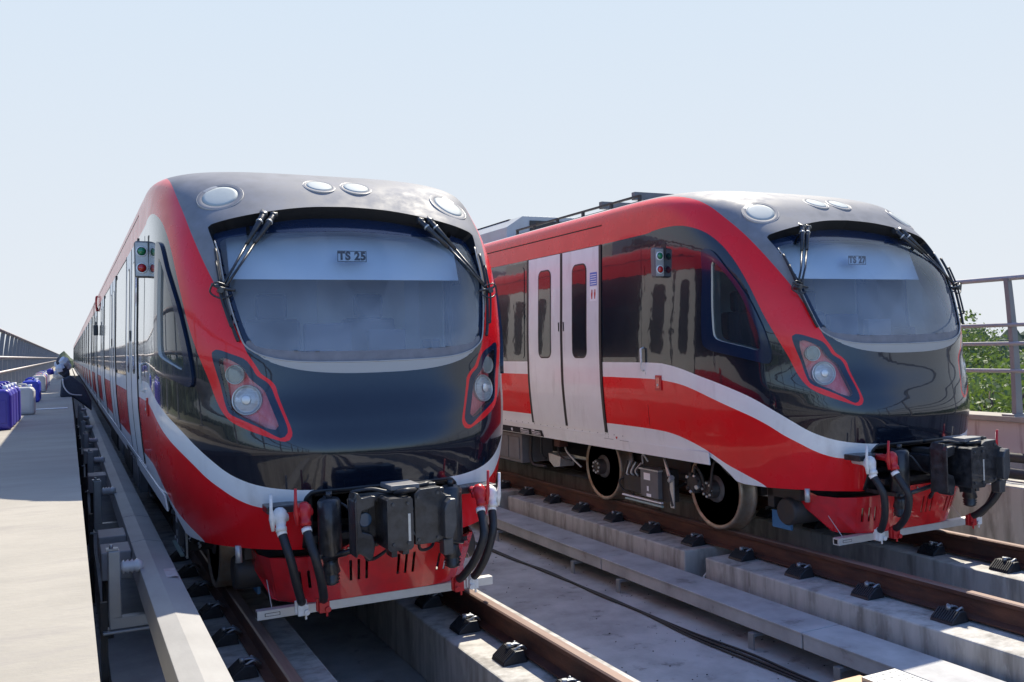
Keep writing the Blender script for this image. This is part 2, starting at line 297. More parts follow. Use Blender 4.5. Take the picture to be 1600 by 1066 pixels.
class Shell:
    def __init__(s):
        zs = np.concatenate([np.arange(.40, 2.9, .022), 2.9+(3.2485-2.9)*np.sin(np.linspace(0, 1, 44)*np.pi/2)**1.0])
        qh = np.arange(0, QQ+1e-6, .025); nst = 16
        pos = []; Q = []
        for z in zs:
            S, x, y, yc = level(z)
            xs = np.interp(qh/QQ, S, x); ys = np.interp(qh/QQ, S, y)
            ye = np.linspace(yc, max(YE, yc+1e-4), nst+1)[1:]; xs = np.concatenate([xs, np.full(nst, x[-1])]); ys = np.concatenate([ys, ye]); qq = np.concatenate([qh, QQ+(ye-yc)])
            X = np.concatenate([-xs[:0:-1], xs]); Y = np.concatenate([ys[:0:-1], ys]); qf = np.concatenate([-qq[:0:-1], qq])
            pos.append(np.stack([X, Y, np.full(len(X), z)], 1)); Q.append(qf)
        G = np.array(pos); Q = np.array(Q); nz, nq = Q.shape
        du = np.gradient(G, axis=1); dv = np.gradient(G, axis=0); N = np.cross(du, dv); N /= np.maximum(np.linalg.norm(N, axis=2, keepdims=True), 1e-12)
        # outward check: at centre front n.y<0
        if N[10, nq//2, 1] > 0: N = -N
        s.p = list(map(tuple, G.reshape(-1, 3))); s.n = list(map(tuple, N.reshape(-1, 3))); s.q = list(Q.reshape(-1)); s.z = [p[2] for p in s.p]
        idx = np.arange(nz*nq).reshape(nz, nq)
        s.polys = [[int(idx[i, j]), int(idx[i, j+1]), int(idx[i+1, j+1]), int(idx[i+1, j])] for i in range(nz-1) for j in range(nq-1)]
        s.lab = ['black']*len(s.polys)
    def field_poly(s, poly):
        """signed distance (<0 inside) to polygon in (|q|, z)"""
        P = np.stack([np.abs(np.array(s.q)), np.array(s.z)], 1); V = np.array(poly, float); n = len(V)
        d2 = np.full(len(P), 1e9); inside = np.zeros(len(P), bool)
        for i in range(n):
            a = V[i]; b = V[(i+1) % n]; e = b-a; wv = P-a; t = np.clip((wv@e)/max(e@e, 1e-12), 0, 1); dd = wv-np.outer(t, e); d2 = np.minimum(d2, (dd**2).sum(1))
            c = ((a[1] > P[:, 1]) != (b[1] > P[:, 1])) & (P[:, 0] < (b[0]-a[0])*(P[:, 1]-a[1])/((b[1]-a[1]) if abs(b[1]-a[1]) > 1e-12 else 1e-12)+a[0]); inside ^= c
        d = np.sqrt(d2); d[inside] *= -1; return d
    def field_ball(s, c, r): return np.linalg.norm(np.array(s.p)-np.array(c), axis=1)-r
    def cut(s, f, newlab, only=None):
        f = list(f); cache = {}; eps = 1e-5; out = []; lab = []
        def mid(a, b):
            k = (min(a, b), max(a, b))
            if k in cache: return cache[k]
            t = f[a]/(f[a]-f[b]); lerp = lambda A, B: tuple(A[i]+(B[i]-A[i])*t for i in range(3))
            s.p.append(lerp(s.p[a], s.p[b])); s.n.append(lerp(s.n[a], s.n[b])); s.q.append(s.q[a]+(s.q[b]-s.q[a])*t); s.z.append(s.z[a]+(s.z[b]-s.z[a])*t); f.append(0.0)
            cache[k] = len(s.p)-1; return cache[k]
        for pl, lb in zip(s.polys, s.lab):
            if only is not None and lb not in only: out.append(pl); lab.append(lb); continue
            fv = [f[i] for i in pl]; mn, mx = min(fv), max(fv)
            if mx <= eps: out.append(pl); lab.append(newlab); continue
            if mn >= -eps: out.append(pl); lab.append(lb); continue
            A = []; B = []
            for i in range(len(pl)):
                a = pl[i]; b = pl[(i+1) % len(pl)]; fa, fb = f[a], f[b]
                if fa <= 0: A.append(a)
                if fa >= 0: B.append(a)
                if fa*fb < 0: m = mid(a, b); A.append(m); B.append(m)
            if len(A) > 2: out.append(A); lab.append(newlab)
            if len(B) > 2: out.append(B); lab.append(lb)
        s.polys, s.lab = out, lab
    def mesh(s, name, labs, mats, parent, off=0.0, side=0):
        """object of all polys whose label is in labs (dict label->slot)"""
        ids = [i for i, l in enumerate(s.lab) if l in labs and (not side or sum(s.q[v] for v in s.polys[i])*side > 0)]; mp = {}; vs = []; ns = []; fs = []; ms = []
        for i in ids:
            f = []
            for v in s.polys[i]:
                if v not in mp:
                    mp[v] = len(vs); p = Vector(s.p[v]); nn = Vector(s.n[v]).normalized(); o = off(s.q[v], s.z[v]) if callable(off) else off
                    vs.append(p-nn*o); ns.append(nn)
                f.append(mp[v])
            fs.append(f); ms.append(labs[s.lab[i]])
        me = bpy.data.meshes.new(name); me.from_pydata(vs, [], fs)
        for k in mats: me.materials.append(M[k])
        me.polygons.foreach_set("material_index", ms); me.polygons.foreach_set("use_smooth", [True]*len(fs)); me.update()
        me.normals_split_custom_set_from_vertices([tuple(x) for x in ns])
        o = bpy.data.objects.new(name, me); link(o, parent); return o
    def rim(s, labs, o0, o1, mb, mi=0, side=None):
        """wall strips along the boundary of the region between two inward offsets"""
        cnt = {}
        for pl, lb in zip(s.polys, s.lab):
            if lb in labs:
                for i in range(len(pl)): a, b = pl[i], pl[(i+1) % len(pl)]; k = (min(a, b), max(a, b)); cnt[k] = cnt.get(k, 0)+1
        for (a, b), c in cnt.items():
            if c != 1: continue
            if side and s.q[a]*side < 0: continue
            g = lambda v, o: Vector(s.p[v])-Vector(s.n[v]).normalized()*(o(s.q[v], s.z[v]) if callable(o) else o)
            mb.add([g(a, o0), g(b, o0), g(b, o1), g(a, o1)], [(0, 1, 2, 3)], mi, False)

def cr(pts, closed=False, n=4):
    """Catmull-Rom resampling of a 2-D curve"""
    P = [np.array(p, float) for p in pts]; P = [P[-1]]+P+[P[0], P[1]] if closed else [2*P[0]-P[1]]+P+[2*P[-1]-P[-2]]; out = []
    for i in range(1, len(P)-2):
        for k in range(n):
            t = k/n; a, b, c, d = P[i-1:i+3]; v = .5*((2*b)+(c-a)*t+(2*a-5*b+4*c-d)*t*t+(d-a+3*(b-c))*t**3); out.append((float(v[0]), float(v[1])))
    if not closed: out.append(tuple(map(float, P[-2])))
    return out
sh = Shell()
BIG = 9
BODY = [(0,.893)]+cr([(.40,.893),(.425,.891),(.472,.872),(.495,.82),(.488,.65),(.50,.505)])+[(.503,.505),(.66,.510),(.94,.517),(1.284,.518),(1.50,.528),(1.58,.545),(1.66,.606),(1.774,.679),(1.907,.742),(1.907,.665),(BIG,.665),(BIG,4),(0,4)]
# invert: label outside of BODY as 'void'
f = -sh.field_poly([(-1, BODY[0][1])]+BODY+[(-1, 4)]); sh.cut(f, 'void')
bw = [(-1,.889)]+cr([(0,.889),(.25,.891),(.5,.897),(.6,.905),(.72,.921),(.85,.953),(.985,1.008),(1.12,1.09),(1.25,1.172),(1.38,1.253),(1.52,1.318),(1.73,1.392),(1.94,1.452),(2.12,1.502),(2.32,1.540),(2.54,1.557),(3.3,1.56)])+[(BIG,1.56)]
wr = [(-1,.778)]+cr([(.4,.779),(.5,.779),(.6,.780),(.735,.787),(.84,.808),(.95,.850),(1.065,.91),(1.18,.97),(1.3,1.043),(1.42,1.102),(1.54,1.150),(1.775,1.236),(1.985,1.311),(2.16,1.36),(2.36,1.388),(2.63,1.405),(3.3,1.41)])+[(BIG,1.41)]
rw = cr([(1.24,.40),(1.284,.518),(1.493,.612),(1.70,.688),(1.93,.786),(2.18,.861),(2.43,.908),(2.76,.925),(3.3,.93)])+[(BIG,.93)]
sh.cut(sh.field_poly(bw+[(BIG,0),(-1,0)]), 'white', {'black'})
sh.cut(sh.field_poly(wr+[(BIG,0),(-1,0)]), 'red', {'white'})
sh.cut(sh.field_poly(rw+[(BIG,0)]), 'white', {'red'})
AIN = cr([(1.9,3.135),(1.6,3.13),(1.47,3.105),(1.40,3.05),(1.375,2.96),(1.35,2.86),(1.30,2.745),(1.235,2.60),(1.15,2.45),(1.062,2.31),(.972,2.17),(.892,2.03),(.833,1.905),(.80,1.83),(.772,1.755)])
AOUT = cr([(.772,1.755),(.752,1.724),(.728,1.682),(.695,1.621),(.66,1.598),(.622,1.551),(.61,1.491),(.585,1.394),(.557,1.29),(.553,1.245),(.572,1.212),(.61,1.204),(.655,1.218),(.80,1.275),(.91,1.33),(.968,1.395),(1.005,1.48),(1.045,1.6),(1.112,1.75),(1.185,1.91),(1.27,2.10),(1.355,2.275),(1.44,2.44),(1.54,2.60),(1.66,2.72),(1.85,2.79),(2.088,2.808),(2.357,2.798),(2.493,2.785),(3.3,2.775)])
ARCH = [(BIG,3.135)]+AIN+AOUT[1:]+[(BIG,2.775)]
sh.cut(sh.field_poly(ARCH), 'red', {'black'})
HOOD = cr([(0,2.780),(.25,2.770),(.45,2.748),(.68,2.708),(.87,2.668),(.99,2.638),(1.055,2.618),(1.075,2.60),(1.068,2.575),(1.035,2.50),(.998,2.41),(.955,2.30),(.925,2.2),(.885,2.08),(.84,1.95),(.79,1.82)])
SILV = [(-1,2.776)]+HOOD+[p for p in AIN[::-1] if p[1] > 1.82]+[(BIG,3.135),(BIG,4),(-1,4)]
sh.cut(sh.field_poly(SILV), 'silver', {'black'})
WSH = [(-1,2.776)]+HOOD+cr([(.79,1.82),(.775,1.80),(.74,1.77),(.67,1.735),(.55,1.705),(.4,1.69),(.2,1.684),(0,1.682)])[1:]+[(-1,1.682)]
sh.cut(sh.field_poly(WSH), 'frit', {'black', 'silver'})
BAND = [(-1,1.680)]+cr([(0,1.680),(.2,1.682),(.4,1.688),(.55,1.703),(.67,1.733),(.74,1.768),(.785,1.806)])+cr([(.785,1.806),(.712,1.744),(.63,1.693),(.51,1.652),(.365,1.626),(.19,1.612),(0,1.609)])[1:]+[(-1,1.609)]
sh.cut(sh.field_poly(BAND), 'band', {'black', 'frit'})
CLEAR = [(-1,2.665)]+cr([(0,2.665),(.5,2.635),(.80,2.60),(.97,2.565),(1.005,2.53),(.99,2.45),(.93,2.28),(.85,2.08),(.785,1.90),(.74,1.82),(.66,1.785),(.45,1.763),(.2,1.757),(0,1.755)])+[(-1,1.755)]
sh.cut(sh.field_poly(CLEAR), 'clear', {'frit'})
sh.cut(sh.field_poly([(-1,1.752),(.45,1.76),(.6,1.785),(.70,1.84),(.78,1.84),(.80,1.6),(-1,1.6)]), 'fritlow', {'frit'})
HIN = cr([(.997,1.78),(.947,1.783),(.867,1.754),(.79,1.721),(.75,1.668),(.724,1.615),(.67,1.575),(.645,1.537),(.628,1.477),(.602,1.388),(.577,1.291),(.583,1.248),(.611,1.228),(.642,1.233),(.735,1.291),(.845,1.345),(.917,1.382),(.94,1.441),(.96,1.561),(.99,1.674),(1.004,1.742)], True)
sh.cut(sh.field_poly(HIN), 'hframe', {'red', 'black'})
LENS = cr([(.954,1.726),(.924,1.734),(.893,1.724),(.834,1.693),(.80,1.662),(.768,1.601),(.728,1.562),(.689,1.523),(.667,1.456),(.642,1.366),(.627,1.306),(.634,1.281),(.672,1.282),(.74,1.310),(.801,1.348),(.858,1.371),(.915,1.424),(.924,1.476),(.936,1.559),(.952,1.650)], True)
sh.cut(sh.field_poly(LENS), 'lens', {'hframe'})
CWO = cr([(1.723,2.549),(1.656,2.536),(1.604,2.492),(1.508,2.351),(1.406,2.22),(1.305,2.069),(1.239,1.923),(1.193,1.78),(1.17,1.627),(1.184,1.562),(1.22,1.551),(1.324,1.576),(1.503,1.619),(1.691,1.658),(1.783,1.696),(1.809,1.759),(1.806,1.96),(1.803,2.211),(1.775,2.49)], True)
sh.cut(sh.field_poly(CWO), 'cwframe', {'black'})
CWG = cr([(1.667,2.408),(1.624,2.411),(1.542,2.328),(1.462,2.224),(1.382,2.11),(1.309,1.962),(1.26,1.817),(1.246,1.699),(1.271,1.662),(1.373,1.69),(1.503,1.722),(1.632,1.756),(1.674,1.806),(1.68,1.955),(1.689,2.203)], True)
sh.cut(sh.field_poly(CWG), 'cwglass', {'cwframe'})
ROOFL = [(.965,2.843,.120,.152), (.155,2.957,.092,.112)]
for (q, z, r, r2) in ROOFL:
    for sx in (-1, 1):
        c = SP(q*sx, z); sh.cut(sh.field_ball(c, r2), 'rlrim', {'silver'}); sh.cut(sh.field_ball(c, r), 'rlight', {'rlrim'})
# thin panel seams as dark grooves
def seam(poly, labs=('black', 'red', 'white', 'silver')): sh.cut(sh.field_poly(poly), 'seam', set(labs))
qs1 = lambda z: QQ+(1.80-level(z)[3])
zz = list(np.arange(.66, 3.14, .12))+[3.14]
seam([(qs1(z)-.004, z) for z in zz]+[(qs1(z)+.004, z) for z in zz[::-1]])

# ------------------------------------------------------------------ train
def side_rows(mb, rows, off, mi, sx, thick=None):
    """strip on the body side following the profile. rows: (z, y0, y1)"""
    n = len(rows); vs = []
    for z, a, b in rows:
        x = halfw(z)+off; vs += [(sx*x, a, z), (sx*x, b, z)]
    mb.add(vs, [(2*i, 2*i+1, 2*i+3, 2*i+2) for i in range(n-1)], mi, False)
    if thick:
        vi = []
        for z, a, b in rows: x = halfw(z)+off-thick; vi += [(sx*x, a, z), (sx*x, b, z)]
        b0 = len(mb.v); out = []
        loop = [2*i for i in range(n)]+[2*i+1 for i in range(n-1, -1, -1)]
        k = len(loop); mb.add([vs[i] for i in loop]+[vi[i] for i in loop], [(i, (i+1) % k, k+(i+1) % k, k+i) for i in range(k)], mi, False)
def rect_rows(z0, z1, a, b, step=.15, r=0.0):
    zs = [z0]
    if r: zs += [z0+r*(1-math.cos(t*math.pi/10)) for t in range(1, 6)]; 
    lo = zs[-1]; hi = z1-r if r else z1
    k = max(1, int((hi-lo)/step)); zs += [lo+(hi-lo)*i/k for i in range(1, k+1)]
    if r: zs += [z1-r+r*math.sin(t*math.pi/10) for t in range(1, 6)]
    out = []
    for z in zs:
        d = 0
        if r and z < z0+r: h = z0+r-z; d = r-math.sqrt(max(0, r*r-h*h))
        if r and z > z1-r: h = z-(z1-r); d = r-math.sqrt(max(0, r*r-h*h))
        out.append((z, a+d, b-d))
    return out
DOORC = [3.42, 7.42, 11.42, 15.42]; DHW = .84
CARMATS = ["white_paint", "red_paint", "black_paint", "roof_grey", "gasket", "dark_void"]
def body_side(mb, y0, y1, doors, sx):
    ys = [y0]; bays = []
    cur = y0
    for c in doors: bays.append(('w', cur, c-DHW)); bays.append(('d', c-DHW, c+DHW)); cur = c+DHW
    bays.append(('w', cur, y1))
    for kind, a, b in bays:
        if b-a < .01: continue
        if kind == 'w':
            side_rows(mb, rect_rows(.665, .93, a, b), 0, 0, sx); side_rows(mb, rect_rows(.93, 1.41, a, b), 0, 1, sx); side_rows(mb, rect_rows(1.41, 1.56, a, b), 0, 0, sx)
            side_rows(mb, rect_rows(1.56, 2.775, a, b), -.004, 2, sx)
        else:
            side_rows(mb, rect_rows(.665, .84, a, b), 0, 0, sx); side_rows(mb, rect_rows(.84, 2.775, a, b), -.05, 4, sx)
            for yy in (a, b): mb.add([(sx*(halfw(z)-o), yy, z) for o, z in ((0, .84), (.05, .84), (.05, 2.775), (0, 2.775))], [(0, 1, 2, 3)], 4)
    # skirt fold, drip rails
    side_rows(mb, rect_rows(2.775, 2.965, y0, y1, .1), 0, 1, sx); side_rows(mb, rect_rows(2.965, 2.978, y0, y1), -.012, 4, sx); side_rows(mb, [(z, y0, y1) for z in (2.978, 3.0, 3.03, 3.06, 3.08, 3.1, 3.12, 3.135)], 0, 1, sx)
    for z, o in ((2.965, 0), (2.978, 0)): mb.add([(sx*(halfw(z)), y0, z), (sx*halfw(z), y1, z), (sx*(halfw(z)-.012), y1, z), (sx*(halfw(z)-.012), y0, z)], [(0, 1, 2, 3)], 4)
    mb.box(sx*(halfw(.8))-.004 if sx > 0 else sx*halfw(.8)-.006, sx*halfw(.8)+.006 if sx > 0 else sx*halfw(.8)+.004, y0, y1, .795, .803, 0)
def roof_part(mb, y0, y1):
    zs = [3.135, 3.15, 3.165, 3.18, 3.195, 3.21, 3.222, 3.235, 3.243, 3.2485]
    pr = [(-halfw(z), z) for z in zs]+[(halfw(z), z) for z in zs[::-1]]
    vs = [(x, y, z) for x, z in pr for y in (y0, y1)]; mb.add(vs, [(2*i, 2*i+1, 2*i+3, 2*i+2) for i in range(len(pr)-1)], 3, True)
def end_wall(mb, y):
    zs = list(np.arange(.665, 3.2, .12))+[3.22, 3.2485]; pr = [(-halfw(z), y, z) for z in zs]+[(halfw(z), y, z) for z in zs[::-1]]; mb.add(pr, [tuple(range(len(pr)))], 4)
def floor_part(mb, y0, y1): mb.box(-1.16, 1.16, y0, y1, .70, .76, 5)
def door_leaf(sx, c, side, parent, lead=True):
    a, b = (c-DHW+.028, c-.018) if side < 0 else (c+.018, c+DHW-.028)
    m = MB(); side_rows(m, rect_rows(.84, 2.768, a, b, .12), .006, 0, sx, .03)
    mid = (a+b)/2+.02*side*-1
    if not lead:
        e = c+side*(DHW-.001); side_rows(m, rect_rows(.83, 2.775, min(e, e-side*.06), max(e, e-side*.06), .3), .010, 2, sx, .012); o_ = c+side*.002; side_rows(m, rect_rows(.84, 2.77, min(o_, o_+side*.02), max(o_, o_+side*.02), .3), .009, 2, sx)
        side_rows(m, rect_rows(1.61, 2.605, mid-.15, mid+.15, .2, .08), .0085, 1, sx)
        return m.build("door", ["white_paint", "black_paint", "gasket"], parent)
    d = m.build("door", ["white_paint"], parent)
    g = MB(); side_rows(g, rect_rows(1.60, 2.615, mid-.155, mid+.155, .2, .085), .0085, 0, sx, .004); side_rows(g, rect_rows(1.615, 2.60, mid-.14, mid+.14, .2, .07), .0105, 1, sx)
    g.build("door_window", ["gasket", "black_paint"], d)
    rb = MB(); e = c+side*(DHW-.001); o_ = c+side*.004
    side_rows(rb, rect_rows(.83, 2.775, min(e, e-side*.042), max(e, e-side*.042), .15), .009, 0, sx, .012); side_rows(rb, rect_rows(.845, 2.765, min(o_, o_+side*.022), max(o_, o_+side*.022), .15), .008, 0, sx, .012)
    rb.build("door_seal", "gasket", d)
    h = MB(); hy = c+side*.055; x = halfw(1.95)+.0065; h.box(min(sx*x, sx*(x+.006)), max(sx*x, sx*(x+.006)), hy-.008, hy+.008, 1.9, 2.0, 0)
    h.build("door_handle", "gasket", d)
    return d

def make_wheel(name, y, sx, parent):
    wv = MB(); c = (sx*.70, y, .375); ax = (sx, 0, 0)
    wv.lathe(c, ax, [(.30,.0),(.402,.0),(.402,.012),(.392,.03),(.378,.04),(.374,.13),(.372,.158),(.362,.165),(.345,.165),(.335,.150)], 56, 0)
    wv.lathe(c, ax, [(.335,.150),(.31,.11),(.27,.10),(.268,.125),(.20,.128),(.195,.095),(.14,.12),(.12,.165),(.0,.165)], 48, 1)
    o = wv.build(name, ["steel_wheel", "wheel_dark"], parent)
    hb = MB(); hb.lathe((sx*.86, y, .375), ax, [(.0,.09),(.07,.09),(.085,.08),(.085,.0),(.12,-.02)], 24, 0)
    for k in range(8): an = k*math.pi/4; p = Vector((sx*.95, y+.062*math.cos(an), .375+.062*math.sin(an))); hb.cyl(p-Vector((sx*.005, 0, 0)), p+Vector((sx*.012, 0, 0)), .012, 6, 1)
    hb.build("axle_box", ["under_metal", "pale_metal"], o)
    return o

def build_train(number):
    T = empty("train")
    body = sh.mesh("cab_shell", {'black': 0, 'red': 1, 'white': 2, 'silver': 3, 'band': 4, 'hframe': 5, 'rlrim': 6}, ["black_paint", "red_paint", "white_paint", "silver_paint", "silver_trim", "frit", "silver_trim"], T)
    # seams
    sm = sh.mesh("panel_gap", {'seam': 0}, ["gasket"], body, off=.004)
    # turned-in return edge of the shell round the coupler pocket and lower edge
    mb = MB(); sh.rim({'black','red','white','silver','band','hframe','rlrim','frit','fritlow','clear','lens','cwframe','cwglass','rlight','seam'}, 0, lambda q, z: .03 if z < 3.2 else 0, mb)
    mb.build("shell_edge", "gasket", body, fix=False)
    # windscreen: sunk below the roof hood
    def wd(q, z): t = min(1, max(0, (z-2.25)/.5)); t = t*t*(3-2*t); return .014+.085*t
    ws = sh.mesh("windscreen", {'clear': 0}, ["windscreen_glass"], T, off=wd)
    fr = sh.mesh("windscreen_frame", {'frit': 0, 'fritlow': 1}, ["frit", "dusty_frit"], T, off=lambda q, z: wd(q, z)-.001)
    mb = MB(); sh.rim({'clear', 'frit', 'fritlow'}, 0, wd, mb); mb.build("hood_edge", "gasket", fr, fix=False)
    mb = MB()
    for sx in (-1, 1):
        pts = [SP(sx*q, z)-SN(sx*q, z)*.002 for q, z in ((1.02,2.50),(.985,2.41),(.955,2.30),(.925,2.2),(.885,2.08),(.84,1.95),(.795,1.825),(.74,1.77),(.67,1.735),(.55,1.705),(.4,1.69),(.2,1.684),(0,1.682))]
        mb.tube(bez(pts, 4), .0055, 6)
    mb.build("glass_seal", "silver_trim", fr, fix=False)
    # cab side windows
    for sx in (-1, 1):
        cw = sh.mesh("cab_side_window", {'cwframe': 0}, ["frit"], T, off=-.018, side=sx)
        mb = MB(); sh.rim({'cwframe', 'cwglass'}, 0, -.018, mb, side=sx); mb.build("frame_edge", "frit", cw, fix=False)
        mb = MB(); sh.rim({'cwglass'}, -.018, .09, mb, side=sx); mb.build("window_lining", "cream_lining", cw, fix=False)
        sh.mesh("glass_pane", {'cwglass': 0}, ["side_glass"], cw, off=.004, side=sx)
    # headlights
    for sx in (-1, 1):
        H = MB(); cq = [(.868,1.626,.055,.061), (.805,1.468,.086,.095)]
        ids = [i for i, l in enumerate(sh.lab) if l == 'lens' and sh.q[sh.polys[i][0]]*sx > 0 or (l == 'lens' and sum(sh.q[v] for v in sh.polys[i])*sx > 0)]
        def sub(name, m, off, parent):
            mp = {}; vs = []; ns = []; fs = []
            for i in ids:
                ff = []
                for v in sh.polys[i]:
                    if v not in mp: mp[v] = len(vs); nn = Vector(sh.n[v]).normalized(); vs.append(Vector(sh.p[v])-nn*off); ns.append(nn)
                    ff.append(mp[v])
                fs.append(ff)
            me = bpy.data.meshes.new(name); me.from_pydata(vs, [], fs); me.materials.append(M[m]); me.polygons.foreach_set("use_smooth", [True]*len(fs)); me.update(); me.normals_split_custom_set_from_vertices([tuple(x) for x in ns])
            o = bpy.data.objects.new(name, me); link(o, parent); return o
        hl = sub("headlight", "red_reflector", .045, T)
        sub("headlight_cover", "lamp_glass", .002, hl)
        mb = MB(); sh.rim({'lens'}, 0, .045, mb, side=sx); mb.build("headlight_edge", "frit", hl, fix=False)
        for k, (q, z, r, ro) in enumerate(cq):
            c = SP(sx*q, z); n_ = (SN(sx*q, z)+Vector((sx*.10, -.55, 0))).normalized(); c = c-SN(sx*q, z)*.03
            lm = MB(); lm.lathe(c, n_, [(ro, -.03),(ro, .012),(r+.004,.018),(r,.008)], 40, 0); lm.lathe(c, n_, [(r,.008),(r*.8,.016),(r*.45,.022),(0.0,.024)], 40, 1)
            if k == 1: lm.lathe(c, n_, [(.03,.022),(.03,.030),(.024,.033),(0,.033)], 20, 0)
            lm.build("headlamp", ["lamp_chrome", "lamp_ridged" if k else "lamp_white"], hl)
    # roof lights
    for (q, z, r, r2) in ROOFL:
        for sx in (-1, 1):
            c = SP(q*sx, z); n_ = sum((SN(q*sx+dq, z+dz) for dq in (-.1, .1) for dz in (-.05, .05)), Vector()).normalized(); c = c-n_*(.008 if q > .5 else .001)
            mb = MB(); mb.lathe(c, n_, [(r, -.02),(r, .006),(r*.8,.010),(r*.4,.012),(0,.013)], 48, 0); rl = mb.build("roof_light", "lamp_white", T)
            mb = MB(); mb.lathe(c, n_, [(r2+.006, -.03),(r2+.006,.002),(r2,.004),(r+.004,.006),(r,.003)], 48, 0)
            rg = mb.build("light_ring", "silver_paint", rl)
            mb = MB(); mb.lathe(c, n_, [(r2+.007, -.02),(r2+.007,.002),(r2+.004,.005),(r2+.002,.002)], 48, 0); mb.build("light_rim", "silver_trim", rl)
    # wipers
    for sx in (-1, 1):
        wp = MB(); off = lambda q, z, o: SP(sx*q, z)+SN(sx*q, z)*o
        tops = [Vector((sx*.60, .425, 2.70)), Vector((sx*.53, .435, 2.70))]
        low = off(.935, 2.15, .035)
        for i, t in enumerate(tops):
            lo = low+Vector((sx*(-.03*i), -.012*i, .02*i)); midp = t.lerp(lo, .42)+Vector((0, -.035, 0)); t2 = t+Vector((0, -.03, -.01))
            wp.tube([t+Vector((0, .05, .03)), t2, t2.lerp(midp, .3), midp], [.022, .024, .021, .013], 8); wp.tube([midp, midp.lerp(lo, .5)+Vector((0, -.015, 0)), lo], [.009, .008, .009], 8)
            wp.cyl(t2-Vector((.024, 0, 0)), t2+Vector((.024, 0, 0)), .024, 10)
            k_ = t2.lerp(midp, .22); wp.tube([k_, k_.lerp(midp, .05)], .0255, 8, 1)
        W_ = wp.build("wiper", ["black_metal", "pale_metal"], T)
        bl = MB(); path = [off(q, z, .022) for q, z in ((1.0,2.43),(.975,2.33),(.945,2.22),(.91,2.1),(.87,1.98),(.835,1.88),(.815,1.83))]
        bl.tube(bez(path, 4), .011, 6); p2 = [off(q, z, .045) for q, z in ((.975,2.33),(.94,2.2),(.925,2.12),(.88,2.0),(.85,1.92))]; bl.tube(bez(p2, 4), .008, 6)
        for q, z in ((.975,2.33),(.85,1.92)): bl.cyl(off(q, z, .02), off(q, z, .05), .008, 6)
        bl.build("wiper_blade", "black_rubber", W_)
        hb = MB(); c = low; hb.tube(bez([c+Vector((-.05*sx, -.01, .03)), c+Vector((sx*.03, -.02, .05)), c+Vector((sx*.06, 0, -.01)), c+Vector((0, -.03, -.05)), c+Vector((-sx*.07, -.02, -.03))], 6), .006, 6)
        hb.tube(bez([c+Vector((-sx*.09, -.02, .0)), c+Vector((0, -.03, .015)), c+Vector((sx*.05, 0, .04))], 6), .010, 6); hb.cyl(c+Vector((0, .03, 0)), c+Vector((0, -.04, 0)), .018, 10)
        hb.build("wiper_link", "black_metal", W_)
    # cab interior
    mb = MB(); mb.box(-1.14, 1.14, 2.0, 2.03, .95, 2.95, 0); mb.box(-.95, .95, .7, 2.0, .92, .95, 1); mb.box(-1.05, 1.05, 1.2, 2.0, 2.86, 2.88, 0)
    mb.box(.15, .95, 1.985, 1.999, 1.0, 2.72, 2)
    mb.build("cab_bulkhead", ["interior_grey", "seat_cloth", "cream_lining"], T)
    mb = MB(); mb.prism([(.42,2.255),(.432,2.255),(.552,2.565),(.54,2.565)], 'x', -.83, .83, 0); mb.cyl((-.80,.56,2.57), (.80,.56,2.57), .018, 10, 0); mb.box(-.90, .90, .80, 1.1, 2.52, 2.80, 1); mb.build("sun_blind", ["panel_white", "interior_grey"], T, .004)
    mb = MB(); mb.prism([(.10,1.0),(.10,1.62),(.22,1.70),(.55,1.72),(.62,1.60),(.62,1.0)], 'x', -.86, .86, 0); mb.box(-.35, -.02, .36, .42, 1.72, 1.95, 1); mb.box(.1, .38, .36, .42, 1.72, 1.9, 1); mb.box(.55, .62, .3, .5, 1.7, 1.82, 1)
    mb.build("driving_desk", ["interior_grey", "seat_cloth"], T, .01)
    for sx in (-1, 1):
        mb = MB(); mb.box(*sorted((sx*1.09, sx*1.11)), 1.42, 2.0, .95, 2.75, 0); mb.box(*sorted((sx*1.0, sx*1.02)), .78, 1.42, .95, 1.58, 0); mb.build("cab_lining", "cream_lining", T, .01)
    for cx in (-.35, .45):
        mb = MB(); mb.box(cx-.23, cx+.23, 1.0, 1.45, 1.30, 1.42, 0); mb.box(cx-.22, cx+.22, 1.42, 1.55, 1.38, 2.02, 0); mb.box(cx-.12, cx+.12, 1.43, 1.53, 2.02, 2.22, 0); mb.cyl((cx, 1.22, .95), (cx, 1.22, 1.3), .05); mb.build("cab_seat", "seat_cloth", T, .03)
    # number plate hung inside the windscreen
    pl = MB(); pl.box(-.105, .105, .372, .376, 2.378, 2.456, 0)
    P_ = pl.build("number_plate", "sign_white", T, .001)
    bd = MB()
    for a in ((-.105, .105, 2.451, 2.456), (-.105, .105, 2.378, 2.383), (-.105, -.100, 2.378, 2.456), (.100, .105, 2.378, 2.456)): bd.box(a[0], a[1], .3700, .3715, a[2], a[3], 0)
    bd.build("plate_border", "sign_black", P_)
    text_mesh("TS "+number, .078, "plate_text", "sign_black", P_, Matrix.Translation((0, .3695, 2.417)) @ Matrix.Rotation(R(90), 4, 'X'), bold=.0034, spacing=1.1)
